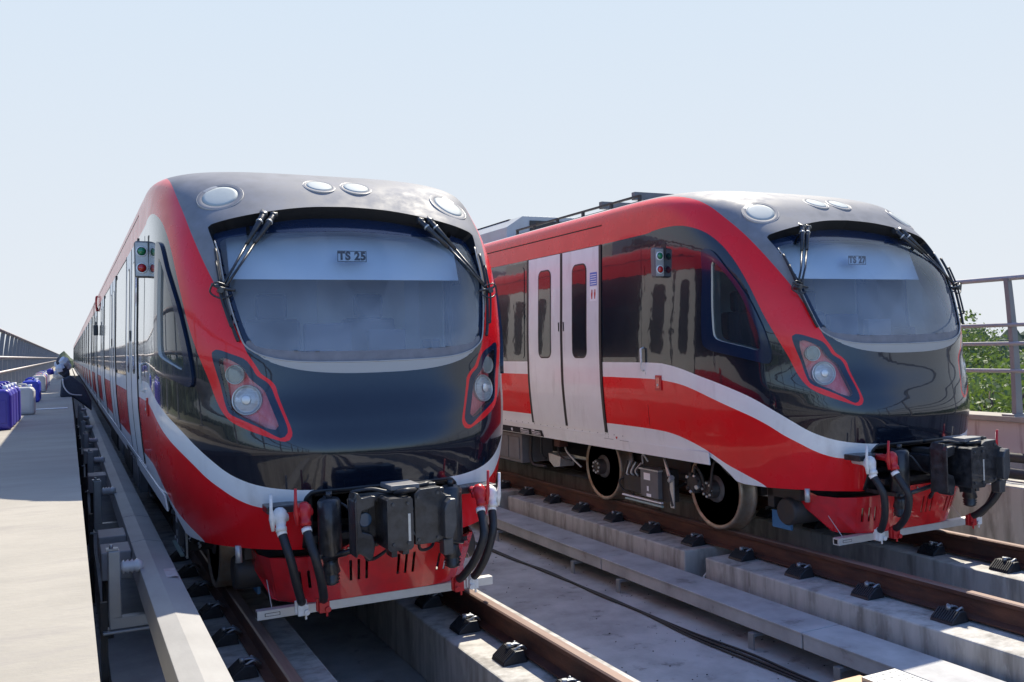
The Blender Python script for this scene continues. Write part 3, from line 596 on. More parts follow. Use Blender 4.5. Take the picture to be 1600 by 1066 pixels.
    # signal lamp unit on both cab sides
    for sx in (-1, 1):
        b = MB(); x0, x1 = sorted((sx*1.225, sx*1.345)); b.box(x0, x1, 1.49, 1.57, 2.35, 2.625, 0); L_ = b.build("signal_lamp_unit", "grey_box", T, .02, 3); b = MB(); b.box(*sorted((sx*1.252, sx*1.338)), 1.4885, 1.4905, 2.36, 2.612, 0); b.build("lamp_plate", "pale_metal", L_)
        p = MB(); p.box(*sorted((sx*1.225, sx*1.247)), 1.455, 1.53, 2.30, 2.665, 0); p.build("lamp_bracket", "gasket", L_, .004)
        for z, m_ in ((2.545, "green_lamp"), (2.42, "red_lamp")):
            r_ = MB(); c = (sx*1.295, 1.49, z); r_.lathe(c, (0, -1, 0), [(.040, 0),(.040,.006),(.032,.010),(.032,.006)], 28, 0); r_.lathe(c, (0, -1, 0), [(.032,.006),(.024,.018),(0,.024)], 28, 1); r_.build("signal_lamp", ["sign_white", m_], L_)
        b = MB(); xb = sx*halfw(1.37); b.box(*sorted((xb, xb+sx*.012)), 1.545, 1.635, 1.30, 1.44, 0); b.box(*sorted((xb+sx*.012, xb+sx*.016)), 1.562, 1.618, 1.318, 1.422, 1); b.cyl((xb+sx*.014, 1.59, 1.35), (xb+sx*.022, 1.59, 1.35), .012, 10, 2)
        b.build("door_control", ["red_cast", "red_lamp", "pale_metal"], T, .004)
        g = MB(); xb = sx*(halfw(1.6)+.03); g.tube([(xb-sx*.03, 1.83, 1.70), (xb, 1.83, 1.69), (xb, 1.83, 1.49), (xb-sx*.03, 1.83, 1.48)], .011, 8); g.build("grab_handle", "white_cast", T)
    # ---- lead car body behind the cab
    YB = 17.2
    mb = MB()
    for sx in (-1, 1): body_side(mb, YE, YB, DOORC, sx)
    roof_part(mb, 2.4, YB); end_wall(mb, YB); floor_part(mb, 1.7, YB)
    mb.build("car_body", CARMATS, T, fix=False)
    for sx in (-1, 1):
        for c in DOORC:
            for s2 in (-1, 1): door_leaf(sx, c, s2, T)
    # window seals of the saloon
    for sx in (-1, 1):
        for a, b in ((4.30, 6.54), (8.30, 10.54), (12.30, 14.54)):
            g = MB(); side_rows(g, rect_rows(1.60, 2.70, a+.05, b-.05, .2, .05), .002, 0, sx, .004); g.build("saloon_window", "black_paint", T)
    for sx in (-1, 1): g = MB(); side_rows(g, rect_rows(1.59, 2.71, 1.86, 2.50, .2, .02), .002, 0, sx, .004); g.build("crew_door_window", "black_paint", T)
    # stickers, data panel
    st = MB(); sx = -1; side_rows(st, rect_rows(2.36, 2.50, 2.66, 2.80), .0075, 0, sx); side_rows(st, rect_rows(2.20, 2.35, 2.66, 2.80), .0075, 1, sx)
    for k in range(5): side_rows(st, rect_rows(2.375+.024*k, 2.383+.024*k, 2.672, 2.788), .0085, 1, sx)
    for c0 in (2.70, 2.76):
        side_rows(st, [(2.22, c0-.008, c0+.008), (2.27, c0-.016, c0+.016), (2.29, c0-.014, c0+.014)], .0085, 2, sx)
        for k in range(4): side_rows(st, [(2.285, c0-.016+.008*k, c0-.011+.008*k), (2.325-.006*abs(k-1.5), c0-.016+.008*k, c0-.011+.008*k)], .0085, 2, sx)
    st.build("door_sticker", ["sticker_blue", "sign_white", "red_cast"], T)
    dp = MB(); side_rows(dp, [(.672, 4.02, 5.6), (.745, 4.05, 5.6)], .004, 0, sx)
    for g0 in (4.10, 4.40):
        for i in range(7): side_rows(dp, rect_rows(.682, .725, g0+.035*i, g0+.035*i+.006), .0055, 1, sx)
        for z in (.682, .700, .721): side_rows(dp, rect_rows(z, z+.0045, g0, g0+.216), .0055, 1, sx)
        side_rows(dp, rect_rows(.729, .739, g0+.14, g0+.216), .0055, 1, sx)
    D_ = dp.build("data_panel", ["sign_black", "sign_white"], T)
    text_mesh("90", .05, "panel_text", "sign_white", D_, Matrix.Translation((-halfw(.70)-.006, 4.86, .703)) @ Matrix.Rotation(R(-90), 4, 'Z') @ Matrix.Rotation(R(90), 4, 'X'), bold=.001)
    dp = MB(); x = -halfw(.78)-.004; dp.add([(x, 2.40, .80), (x, 2.44, .80), (x, 2.42, .765)], [(0, 1, 2)], 0); dp.box(x-.001, x, 2.2, 2.36, .765, .768, 1); dp.box(x-.001, x, 2.48, 2.66, .765, .768, 1); dp.build("jacking_mark", ["red_lamp", "gasket"], T)
    rv = MB()
    for i in range(34):
        y = 2.3+.16*i; rv.cyl((-halfw(.815)+.001, y, .815), (-halfw(.815)-.004, y, .815), .006, 6)
    rv.build("skirt_rivet", "galvanised", T)
    for sx in (-1, 1):
        for a, b in ((.955, 2.2), (2.205, 3.6)): sk = MB(); side_rows(sk, rect_rows(.665, .775, a, b), .006, 0, sx, .012); sk.build("skirt_panel", "white_paint", T, fix=False)
    # ---- roof equipment
    eq = MB()
    for sx in (-1, 1):
        eq.box(sx*.90-.02, sx*.90+.02, 2.35, 5.2, 3.18, 3.205, 0); eq.box(sx*.90-.015, sx*.90+.015, 2.35, 5.2, 3.25, 3.27, 0)
        for y in (2.36, 2.9, 3.5, 4.1, 4.7, 5.18): eq.box(sx*.90-.012, sx*.90+.012, y-.02, y+.02, 3.16, 3.26, 0)
    for y in (2.55, 3.2): eq.box(-.85, -.25, y-.03, y+.03, 3.25, 3.33, 1)
    eq.build("roof_grille", ["under_metal", "grey_box"], T)
    ac = MB(); ac.prism([(-.85,3.18),(-.85,3.36),(-.6,3.52),(.6,3.52),(.85,3.36),(.85,3.18)], 'y', 5.6, 9.2, 0); ac.box(-.5, .5, 5.58, 5.6, 3.28, 3.46, 1)
    for k in range(5): ac.box(-.62+.28*k, -.54+.28*k, 6.0, 8.8, 3.521, 3.53, 1)
    ac.build("air_conditioner", ["roof_grey", "under_metal"], T, .015)
    a2 = MB(); a2.box(-.6, -.2, 9.9, 10.4, 3.2, 3.4, 0); a2.box(.1, .7, 10.6, 12.6, 3.2, 3.42, 0); a2.build("roof_box", "roof_grey", T, .02)
    # ---- pocket and coupler
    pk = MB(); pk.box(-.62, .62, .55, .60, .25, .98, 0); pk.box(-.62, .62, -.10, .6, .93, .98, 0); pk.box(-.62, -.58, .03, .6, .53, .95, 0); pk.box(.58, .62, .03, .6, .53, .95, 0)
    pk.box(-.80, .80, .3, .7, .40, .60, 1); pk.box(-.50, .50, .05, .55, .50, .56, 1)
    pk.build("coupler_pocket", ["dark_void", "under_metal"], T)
    cp = MB(); cp.box(-.14, .14, -.56, .5, .66, .80, 0); cp.box(-.24, .22, -.60, -.50, .64, .86, 0)
    cp.box(-.30, .24, -.66, -.58, .855, .905, 0)
    C0 = cp.build("coupler", "black_metal", T, .012)
    h = MB(); h.prism([(-.185,.605),(-.185,.885),(-.17,.895),(-.04,.895),(-.028,.88),(-.028,.605),(-.045,.59),(-.17,.59)], 'y', -.83, -.60, 0); h.box(-.06, -.045, -.8325, -.831, .64, .80, 1); h.box(-.155, -.12, -.80, -.70, .55, .592, 0); h.box(-.08, -.04, -.78, -.70, .555, .592, 0)
    h.build("coupler_head", ["black_metal", "pale_metal"], C0, .010)
    h = MB(); h.prism([(-.34,.60),(-.35,.88),(-.335,.93),(-.318,.925),(-.30,.895),(-.24,.905),(-.215,.90),(-.225,.84),(-.30,.82),(-.315,.76),(-.30,.70),(-.24,.68),(-.225,.62),(-.24,.54),(-.262,.53),(-.295,.56),(-.33,.58)], 'y', -.72, -.60, 0)
    h.prism([(-.35,.56),(-.35,.88),(-.338,.91),(-.338,.57)], 'y', -.75, -.60, 0); h.box(-.33, -.23, -.62, -.58, .55, .88, 0); h.lathe((-.262,-.64,.755), (0,-1,0), [(.045,0),(.03,-.02),(0,-.03)], 18, 1)  # small blue dish paints the highlight inside the hook
    h.build("coupler_horn", ["black_metal", "horn_highlight"], C0, .010)
    h = MB(); h.prism([(.0,.60),(.0,.90),(.04,.925),(.165,.93),(.17,.90),(.20,.875),(.235,.87),(.235,.70),(.20,.62),(.12,.60)], 'y', -.78, -.56, 0)
    h.lathe((.075,-.775,.74), (0,-1,.05), [(.115,-.01),(.115,.0),(.10,-.004),(.07,-.03),(0,-.045)], 32, 0)
    h.box(-.13, .05, -.74, -.54, .925, .955, 1); h.box(.06, .17, -.70, -.56, .925, .945, 0)
    h.build("coupler_face", ["black_metal", "grey_box"], C0, .012)
    h = MB(); h.prism([(.165,.63),(.165,.80),(.18,.84),(.205,.86),(.242,.86),(.245,.70),(.215,.62)], 'y', -.84, -.74, 0); h.box(.17, .235, -.80, -.72, .52, .62, 0); h.build("coupler_plate", "grey_cast", C0, .010)
    h = MB(); h.tube(bez([(-.33,-.62,.925),(-.22,-.66,.935),(-.12,-.70,.915),(.0,-.70,.93),(.12,-.70,.945)], 5), .012, 6); h.tube(bez([(-.1,-.72,.91),(-.06,-.80,.93),(.02,-.74,.92)], 5), .016, 6); h.build("coupler_cable", "black_rubber", C0)
    h = MB()
    for bx, by, bz in ((-.15,-.829,.63),(-.06,-.829,.63),(-.15,-.829,.86),(-.06,-.829,.86),(.02,-.779,.88),(.02,-.779,.63),(.145,-.779,.895),(.14,-.779,.63)): h = MB(); h.cyl((bx,by,bz), (bx,by-.010,bz), .010, 6); h.build("coupler_bolt", "grey_cast", C0)
    for pts, r_ in (([(-.20,-.55,.62),(-.22,-.50,.50),(-.12,-.40,.47),(.02,-.35,.55),(.04,-.2,.62)], .011), ([(.10,-.55,.60),(.14,-.48,.50),(.26,-.38,.50),(.32,-.25,.62)], .010), ([(-.42,-.30,.86),(-.30,-.38,.80),(-.26,-.45,.70),(-.16,-.45,.66)], .009), ([(.42,-.30,.80),(.34,-.40,.74),(.28,-.45,.66),(.2,-.4,.62)], .012)):
        h = MB(); h.tube(bez(pts, 6), r_, 7); h.build("coupler_wire", "black_rubber", C0)
    h = MB(); h.box(-.44, .44, -.16, -.13, .845, .87, 0); h.box(-.08, .02, -.5, -.2, .80, .84, 0); h.tube([(-.46,-.1,.62),(-.46,-.1,.86)], .02, 8); h.tube([(.46,-.1,.62),(.46,-.1,.86)], .02, 8); h.build("pocket_frame", "under_metal", T, .004)
    for sx in (-1, 1):
        cy = MB(); x = sx*.40; cy.tube([(x,-.36,.50),(x,-.36,.52),(x,-.36,.84),(x,-.36,.86)], [.06,.072,.072,.055], 20); cy.tube([(x,-.36,.33),(x,-.36,.345),(x,-.36,.35),(x,-.36,.365),(x,-.36,.37),(x,-.36,.385),(x,-.36,.39),(x,-.36,.41),(x,-.36,.46),(x,-.36,.5)], [.025,.05,.04,.055,.042,.055,.042,.058,.045,.045], 18)
        cy.box(x-.09, x+.09, -.40, -.1, .50, .53, 0); cy.cyl((x,-.36,.86), (x,-.36,.90), .02, 10)
        cy.build("buffer_cylinder", "black_metal", T)
    ar = MB(); ar.tube([(-.46,-.40,.50),(-.2,-.45,.555),(0,-.48,.60)], .018, 8); ar.tube([(.46,-.40,.50),(.2,-.45,.555),(0,-.48,.60)], .018, 8); ar.box(-.5, .5, -.30, -.22, .585, .625, 0); ar.build("coupler_support", "black_metal", T)
    bk = MB()
    for sx in (-1, 1):
        bk.tube(bez([SP(sx*q, z)-SN(sx*q, z)*.012 for q, z in ((.505,.515),(.497,.65),(.503,.81),(.475,.865),(.42,.883),(.2,.885),(0,.885))], 5), .019, 8)
    bk.build("pocket_edge", "gasket", T)
    # ---- air valves and hoses
    for sx in (-1, 1):
        br = MB(); br.box(*sorted((sx*.50, sx*.76)), -.30, -.14, .785, .83, 0); br.build("valve_bracket", "black_metal", T, .006)
        for col, vx, vy, vz, hp in (("white", .695, -.335, .765, [(.69,-.36,.68),(.675,-.41,.60),(.655,-.43,.52),(.62,-.40,.38),(.585,-.34,.27),(.565,-.29,.225)]),
                                    ("red", .57, -.43, .80, [(.565,-.46,.70),(.555,-.52,.62),(.535,-.555,.53),(.495,-.50,.39),(.46,-.40,.28),(.445,-.33,.235)])):
            m_ = col+"_cast"
            v = MB(); c = Vector((sx*vx, vy, vz))
            v.tube([c+Vector((0, .16, .01)), c+Vector((0, .04, .01)), c], [.022, .028, .034], 12); v.lathe(c+Vector((0, 0, .03)), (0, -.35, -1), [(0,-.035),(.022,-.03),(.040,-.01),(.045,.02),(.036,.05),(.028,.08),(.033,.085),(.033,.11)], 18)
            v.lathe(c+Vector((0, -.0, .0)), (sx, -.2, 0), [(.0,-.05),(.024,-.048),(.026,.045),(.0,.05)], 12)
            v.tube([c+Vector((sx*.045 if col == 'white' else -sx*-.045, -.02, -.07)), c+Vector((sx*.05, -.02, .0)), c+Vector((sx*.055, -.025, .06)), c+Vector((sx*.055, -.03, .15))], [.010, .018, .010, .009], 8)
            V_ = v.build("air_valve", m_, T)
            hs = MB(); pts = [Vector((sx*p[0], p[1], p[2])) for p in hp]; hs.tube(bez(pts, 6), .027, 14); O_ = hs.build("air_hose", "black_rubber", T)
            d = (pts[1]-pts[0]).normalized(); cl = MB(); cl.tube([pts[0]-d*.012, pts[0]+d*.016], .030, 14); cl.build("hose_clamp", "sign_white", O_)
            e = pts[-1]; g = MB(); d = (pts[-1]-pts[-2]).normalized(); g.tube([e-d*.02, e+d*.03], .030, 12); g.box(e.x-.032, e.x+.032, e.y-.03, e.y+.03, e.z-.07, e.z-.005, 0); g.cyl((e.x-.02*sx, e.y-.03, e.z-.05), (e.x-.02*sx, e.y-.045, e.z-.05), .018, 12); g.cyl((e.x+.02, e.y-.005, e.z-.065), (e.x+.02, e.y-.005, e.z-.10), .008, 8)
            g.box(e.x-.045, e.x-.03, e.y-.01, e.y+.01, e.z-.06, e.z+.02, 0); g.build("hose_end", m_, O_, .008)
    # ---- obstacle deflector
    N = 24; xs = [-.66+1.32*i/N for i in range(N+1)]
    def dy(x, t): return (-.185+.085*t)+.18*(abs(x)/.70)**6      # t 0 top 1 bottom
    slots = []
    for g0 in (-.50, -.17, .165, .46): 
        for k in (-1, 0, 1): slots.append(g0+k*.055)
    # plate made of grid cells, slots left open
    xs_ = sorted(set([round(v, 4) for s_ in slots for v in (s_-.0095, s_+.0095)]+[-.70, .70]+[round(-.70+.1*i, 4) for i in range(15)])); ts = [0, .30, .68, 1]
    def dp_(x, t): 
        ztop = .490-.03*max(0, (abs(x)-.25)/.45)+.035*max(0, 1-max(0, abs(x)-.26)/.06); z = ztop+(.162-ztop)*t; shrink = 1-.09*t
        return Vector((x*shrink, dy(x, t), z))
    pb = MB()
    for i in range(len(xs_)-1):
        cx = (xs_[i]+xs_[i+1])/2; isl = any(abs(cx-s_) < .0094 for s_ in slots)
        for j in range(3):
            if isl and j == 1: continue
            A = [dp_(xs_[i], ts[j]), dp_(xs_[i+1], ts[j]), dp_(xs_[i+1], ts[j+1]), dp_(xs_[i], ts[j+1])]; B = [p+Vector((0, .012, 0)) for p in A]
            pb.add(A+B, [(0, 1, 2, 3), (7, 6, 5, 4), (0, 4, 5, 1), (1, 5, 6, 2), (2, 6, 7, 3), (3, 7, 4, 0)], 0)
    for sx in (-1, 1):   # swept wings
        w0 = [dp_(sx*.70, 0), dp_(sx*.70, 1)]; 
        A = [w0[0], Vector((sx*.75, .16, .46)), Vector((sx*.77, .50, .54)), Vector((sx*.77, .52, .46)), Vector((sx*.74, .30, .33)), Vector((sx*.67, .10, .175)), w0[1]]; B = [p+Vector((-sx*.012, .004, 0)) for p in A]; n_ = 7
        pb.add(A+B, [tuple(range(7)), tuple(range(13, 6, -1))]+[(i, (i+1) % 7, 7+(i+1) % 7, 7+i) for i in range(7)], 0)
    # top lip folded back
    for i in range(14):
        a, b = dp_(-.70+.1*i, 0), dp_(-.70+.1*(i+1), 0); pb.add([a, b, b+Vector((0, .06, -.004)), a+Vector((0, .06, -.004))], [(0, 1, 2, 3)], 0)
    DF = pb.build("obstacle_deflector", "red_plate", T, fix=False)
    bo = MB()
    for x in (-.30, -.27, -.24, .10, .13, -.0): 
        p = dp_(x, .04); bo.cyl(p+Vector((0, -.001, -.01)), p+Vector((0, -.010, -.01)), .0075, 8)
    bo.build("deflector_bolt", "silver_trim", DF)
    rail = MB(); rail.box(-.80, .80, -.10, -.04, .105, .16, 0)
    for sx in (-1, 1): rail.box(*sorted((sx*.801, sx*.8015)), -.088, -.052, .115, .15, 1)
    rail.box(-.755, -.66, -.1015, -.1005, .122, .143, 1); rail.box(-.751, -.664, -.1025, -.1010, .125, .140, 0)
    for sx in (-1, 1): rail.tube([(sx*.70, -.04, .16), (sx*.70, .10, .30)], .003, 5, 0)
    rail.build("guard_bar", ["aluminium", "dark_void"], T, .002)
    # ---- bogies, underframe
    for sx in (-1, 1):
        for y in (1.336, 3.29): make_wheel("wheel", y, sx, T)
        bg_ = MB(); bg_.box(*sorted((sx*.50, sx*.64)), .95, 3.7, .34, .52, 0); bg_.box(*sorted((sx*.45, sx*.7)), 1.9, 2.7, .42, .66, 0); bg_.tube(bez([(sx*.95,1.0,.55),(sx*1.0,1.15,.66),(sx*1.02,1.2,.40),(sx*.98,1.3,.36)], 5), .014, 6)
        bg_.tube([(sx*.6, 1.9, .40), (sx*1.0, 1.85, .30), (sx*1.0, 1.80, .16)], .02, 6); bg_.cyl((sx*.4,1.336,.375), (-sx*.2,1.336,.375), .08, 10); bg_.cyl((sx*.4,3.29,.375), (-sx*.2,3.29,.375), .08, 10)
        bg_.build("bogie_frame", "under_metal", T, .01)
        tb = MB(); x0, x1 = sx*.88, sx*1.03
        tb.box(*sorted((x0, x1)), 2.00, 2.30, .20, .47, 0); tb.box(*sorted((x0, sx*.98)), 1.86, 2.0, .18, .50, 1); tb.box(*sorted((sx*.99, sx*1.005)), 1.78, 1.84, .14, .44, 2); tb.box(*sorted((sx*.9, sx*1.02)), 2.30, 2.62, .22, .38, 1)
        tb.box(*sorted((x1, x1+sx*.003)), 2.13, 2.24, .37, .44, 3); tb.box(*sorted((x1, x1+sx*.003)), 2.16, 2.19, .26, .31, 3); tb.box(*sorted((x1, x1+sx*.003)), 2.12, 2.20, .205, .235, 3)
        tb.box(*sorted((x0, sx*1.04)), 1.98, 2.32, .47, .485, 2); tb.tube([(sx*1.0,1.92,.60),(sx*1.02,1.80,.44)], .013, 6, 2); tb.tube([(sx*.96,1.98,.60),(sx*1.0,1.86,.44)], .013, 6, 2); tb.cyl((sx*1.0,1.84,.40),(sx*1.02,1.78,.44),.028,8,2)
        for k in range(7): tb.tube(bez([(sx*1.0,2.34+.04*k,.38),(sx*1.03,2.35+.04*k,.45-.01*k),(sx*.98,2.3+.05*k,.52)], 4), .009, 6, 2 if k % 2 else 1)
        tb.box(*sorted((sx*1.0, sx*1.03)), 1.95, 2.6, .125, .14, 4); tb.box(*sorted((sx*.97, sx*1.0)), 2.0, 2.7, .15, .165, 3)
        tb.tube(bez([(sx*1.0,2.62,.36),(sx*1.04,2.68,.30),(sx*1.0,2.66,.2),(sx*.98,2.5,.18)], 4), .012, 6, 1); tb.tube(bez([(sx*1.0,2.2,.55),(sx*1.03,2.24,.62),(sx*1.0,2.3,.58),(sx*.98,2.32,.5)], 4), .010, 6, 2)
        tb.build("brake_unit", ["grey_box", "under_metal", "pale_metal", "sign_white", "sticker_green"], T, .004)
        ax = MB(); c = Vector((sx*.95, 1.50, .42)); ax.lathe(c, (sx, 0, 0), [(.10,-.05),(.10,.02),(.07,.05),(0,.05)], 16, 0)
        for k in range(9): an = k*.7; ax.cyl(c+Vector((sx*.03,.075*math.cos(an),.075*math.sin(an))), c+Vector((sx*.06,.085*math.cos(an),.085*math.sin(an))), .011+.005*(k % 3), 7, 1 if k % 2 else 0)
        ax.tube(bez([c+Vector((sx*.03,-.02,.08)), c+Vector((sx*.05,-.06,.16)), c+Vector((sx*.03,-.12,.10)), c+Vector((0,-.14,-.05))], 5), .014, 6, 0)
        ax.build("speed_sensor", ["under_metal", "pale_metal"], T)
        for (x0, x1, a, b, z0, z1, mm) in ((.7, 1.14, 4.75, 5.8, .28, .64, "grey_box"), (.72, 1.12, 6.2, 8.0, .26, .66, "under_metal"), (.6, 1.12, 8.3, 9.6, .3, .66, "grey_box"), (.65, 1.12, 10.0, 12.4, .25, .66, "under_metal"), (1.0, 1.12, 3.82, 3.95, .56, .655, "rust"), (.62, .80, .62, .70, .30, .50, "under_metal")):
            ub = MB(); ub.box(*sorted((sx*x0, sx*x1)), a, b, z0, z1, 0)
            if b-a > .5:
                for k in range(3): ub.box(*sorted((sx*x1, sx*(x1+.012))), a+.05+(b-a-.1)*k/3+.01, a+.05+(b-a-.1)*(k+1)/3-.01, z0+.04, z1-.04, 0)
            ub.build("underframe_box", mm, T, .01)
        ub = MB(); ub.prism([(4.02,.42),(4.32,.44),(4.30,.34),(4.18,.28),(4.04,.30)], 'x', *sorted((sx*.8, sx*1.0)), mi=0); ub.build("air_tank_bracket", "pale_metal", T, .006)
        for pts, r_, mm in (([(sx*1.0,3.9,.62),(sx*1.04,3.8,.52),(sx*1.0,3.7,.42),(sx*.96,3.6,.34)], .012, "pale_metal"), ([(sx*1.04,4.0,.6),(sx*1.06,3.92,.45),(sx*1.0,3.75,.40)], .010, "under_metal"), ([(sx*1.05,4.66,.64),(sx*1.05,4.66,.30),(sx*1.05,4.3,.28)], .018, "under_metal"), ([(sx*1.02,4.45,.66),(sx*1.02,4.45,.42),(sx*.98,4.40,.36)], .014, "black_rubber")):
            ub = MB(); ub.tube(bez(pts, 5), r_, 6); ub.build("underframe_pipe", mm, T)
        ub = MB(); ub.tube([(sx*.5,.42,.30),(sx*.52,.42,.30),(sx*.84,.42,.30),(sx*.86,.42,.30)], [.10,.115,.115,.10], 20); ub.build("air_reservoir", "under_metal", T)
        ub = MB(); ub.tube([(sx*.86,.16,.53),(sx*.86,.16,.42)], .022, 10); ub.build("drain_pipe", "pale_metal", T)
        bb = MB(); bb.box(*sorted((sx*.66, sx*.68)), .55, .78, .10, .25, 0); bb.build("sand_flap", "blue_board", T)
    uc = MB(); uc.box(-.7, .7, .8, 16.8, .56, .70, 0); uc.box(-.3, .3, .9, 16.5, .30, .56, 0); uc.build("underframe", "dark_void", T)
    # rear bogie of the lead car
    # ---- trailing cars
    def trailing(y0, last):
        mb = MB(); y1 = y0+16.9; ds = [y0+2.45+4.0*k for k in range(4)]
        for sx in (-1, 1): body_side(mb, y0, y1, ds, sx)
        roof_part(mb, y0, y1); end_wall(mb, y0); end_wall(mb, y1); floor_part(mb, y0, y1); mb.box(-.95, .95, y0-.5, y0, .8, 2.9, 4); mb.box(-.7, .7, y0+1, y1-1, .2, .7, 5)
        for yy in (y0+2.2, y1-2.2):
            for d in (-.95, .95):
                for sx in (-1, 1): mb.lathe((sx*.72, yy+d, .375), (sx, 0, 0), [(.0, 0),(.375,0),(.375,.13),(.0,.13)], 24, 5)
        mb.prism([(-.85,3.2),(-.85,3.36),(-.6,3.50),(.6,3.50),(.85,3.36),(.85,3.2)], 'y', y0+6, y0+10, 3)
        b = mb.build("car_body", CARMATS, T, fix=False)
        for sx in (-1, 1):
            for c in ds:
                for s2 in (-1, 1): door_leaf(sx, c, s2, b, False)
        return b
    for k in range(5): trailing(17.75+17.4*k, k == 4)
    # red loop and lamp at the first car joint
    lp = MB(); lp.tube(bez([(-1.24,14.2,2.98),(-1.27,14.2,2.96),(-1.275,14.2,2.80),(-1.26,14.2,2.68)], 5), .018, 8); lp.build("coupling_rope", "red_cast", T)
    lp = MB(); lp.box(-1.36, -1.27, 13.4, 13.5, 2.18, 2.38, 0); lp.cyl((-1.31, 13.45, 2.38), (-1.31, 13.45, 2.45), .015); lp.build("platform_camera", "black_metal", T, .03, 3)
    return T

def SP_near(p):
    """closest point of the nose surface (coarse descent in q, z)"""
    q, z = 0.0, p.z
    best = 1e9; bq = 0
    s, x, y, yc = level(z)
    # direct search over a small grid of levels
    for dz in (-.06, -.045, -.03, -.015, 0, .015, .03, .045, .06):
        z2 = min(3.248, z+dz); s, x, y, yc = level(z2); xx = np.copysign(x, p.x if abs(p.x) > 1e-6 else 1); d = (xx-p.x)**2+(y-p.y)**2+(z2-p.z)**2; i = int(np.argmin(d))
        if d[i] < best: best = d[i]; res = Vector((float(xx[i]), float(y[i]), z2))
    return res

T1 = build_train("25"); tag(T1, "red and black metro train with number plate TS 25 in its windscreen, beside the walkway", "train", "metro trains parked side by side")
T2 = copy_tree(T1); tag(T2, "red and black metro train with number plate TS 27 in its windscreen, beside the railing", "train")
for ch in list(T2.children):
    if ch.name.startswith("number_plate"):
        for g in list(ch.children):
            if g.name.startswith("plate_text"): bpy.data.objects.remove(g)
        text_mesh("TS 27", .078, "plate_text", "sign_black", ch, Matrix.Translation((0, .3695, 2.417)) @ Matrix.Rotation(R(90), 4, 'X'), bold=.0034, spacing=1.1)
C1, Y1, C2, Y2 = 1.8112, 5.8339, 6.2185, 5.4007
T1.location = (C1, Y1, 0); T2.location = (C2, Y2, 0)

# ------------------------------------------------------------------ setting
YA, YZ = -14.0, 190.0
m = MB(); m.box(-1.3, 9.3, YA, YZ, -.9, -.6, 0); tag(m.build("track_bed", "bed_concrete"), kind="structure")
m = MB(); m.box(-1.05, .05, YA, YZ, .90, 1.0, 0); o = m.build("walkway", "walk_concrete"); tag(o, kind="structure")
m = MB(); m.box(-.9, -.10, YA, YZ, -.6, .9, 0); tag(m.build("walkway_wall", "concrete_wall"), "grey concrete wall carrying the walkway beside the train TS 25", "wall")
m = MB(); m.box(7.97, 9.2, YA, YZ, -.6, .28, 0); tag(m.build("service_walkway", "concrete_wall"), kind="structure")
m = MB(); m.add([(-1500, -1500, -9), (1500, -1500, -9), (1500, 1500, -9), (-1500, 1500, -9)], [(0, 1, 2, 3)]); tag(m.build("ground", "terrain"), kind="structure")
m = MB(); m.box(-.5, 8.5, YA, YZ, -9, -.9, 0); tag(m.build("viaduct", "concrete"), kind="structure")

# plinths under the rails
def plinth(x0, x1, y0, y1, label):
    m = MB(); m.box(x0, x1, y0, y1, -.6, -.19, 0); tag(m.build("rail_plinth", "concrete_wall", None, .012), label, "plinth", "concrete plinths under the rails")
plinth(C1-1.12, C1-.425, YA, YZ, "concrete plinth under the left rail of train TS 25, next to the grey rail cover")
plinth(C1+.415, C1+1.10, YA, YZ, "concrete plinth under the right rail of the train TS 25, partly sunlit on top")
plinth(C2-1.14, C2-.42, YA, 6.55, "long concrete plinth under the near rail of train TS 27, before the gap")
plinth(C2-1.14, C2-.42, 6.85, 10.6, "short stained concrete plinth behind the gap, below the wheels of train TS 27")
plinth(C2-1.14, C2-.42, 10.9, YZ, "concrete plinth running away beneath the train TS 27 behind the second gap")
plinth(C2+.42, C2+1.12, YA, YZ, "concrete plinth under the far rail of train TS 27, beside the grey wall")
def rail(x, label):
    pr = [(-.065,-.172),(.065,-.172),(.065,-.162),(.012,-.145),(.009,-.05),(.012,-.042),(.035,-.034),(.036,-.008),(.026,0),(-.026,0),(-.036,-.008),(-.035,-.034),(-.012,-.042),(-.009,-.05),(-.012,-.145),(-.065,-.162)]
    m = MB(); n = len(pr); vs = [(x+a, y, z) for y in (YA, YZ) for a, z in pr]
    for i in range(n):
        j = (i+1) % n; m.add([vs[i], vs[j], vs[n+j], vs[n+i]], [(0, 1, 2, 3)], 1 if i in (7, 8, 9) else 0)
    m.add(vs[:n], [tuple(range(n))], 0)
    tag(m.build("rail", ["rust", "rail_head"]), label, "rail", "rusty running rails")
rail(C1-.753, "dark rusty rail beside the conductor rail cover, left rail of the train TS 25")
rail(C1+.753, "rusty rail with a sunlit head, coming out under the right of train TS 25")
rail(C2-.753, "dark rusty rail under the nearest wheels of the train TS 27")
rail(C2+.753, "rusty rail farthest right, against the purple grey concrete wall")
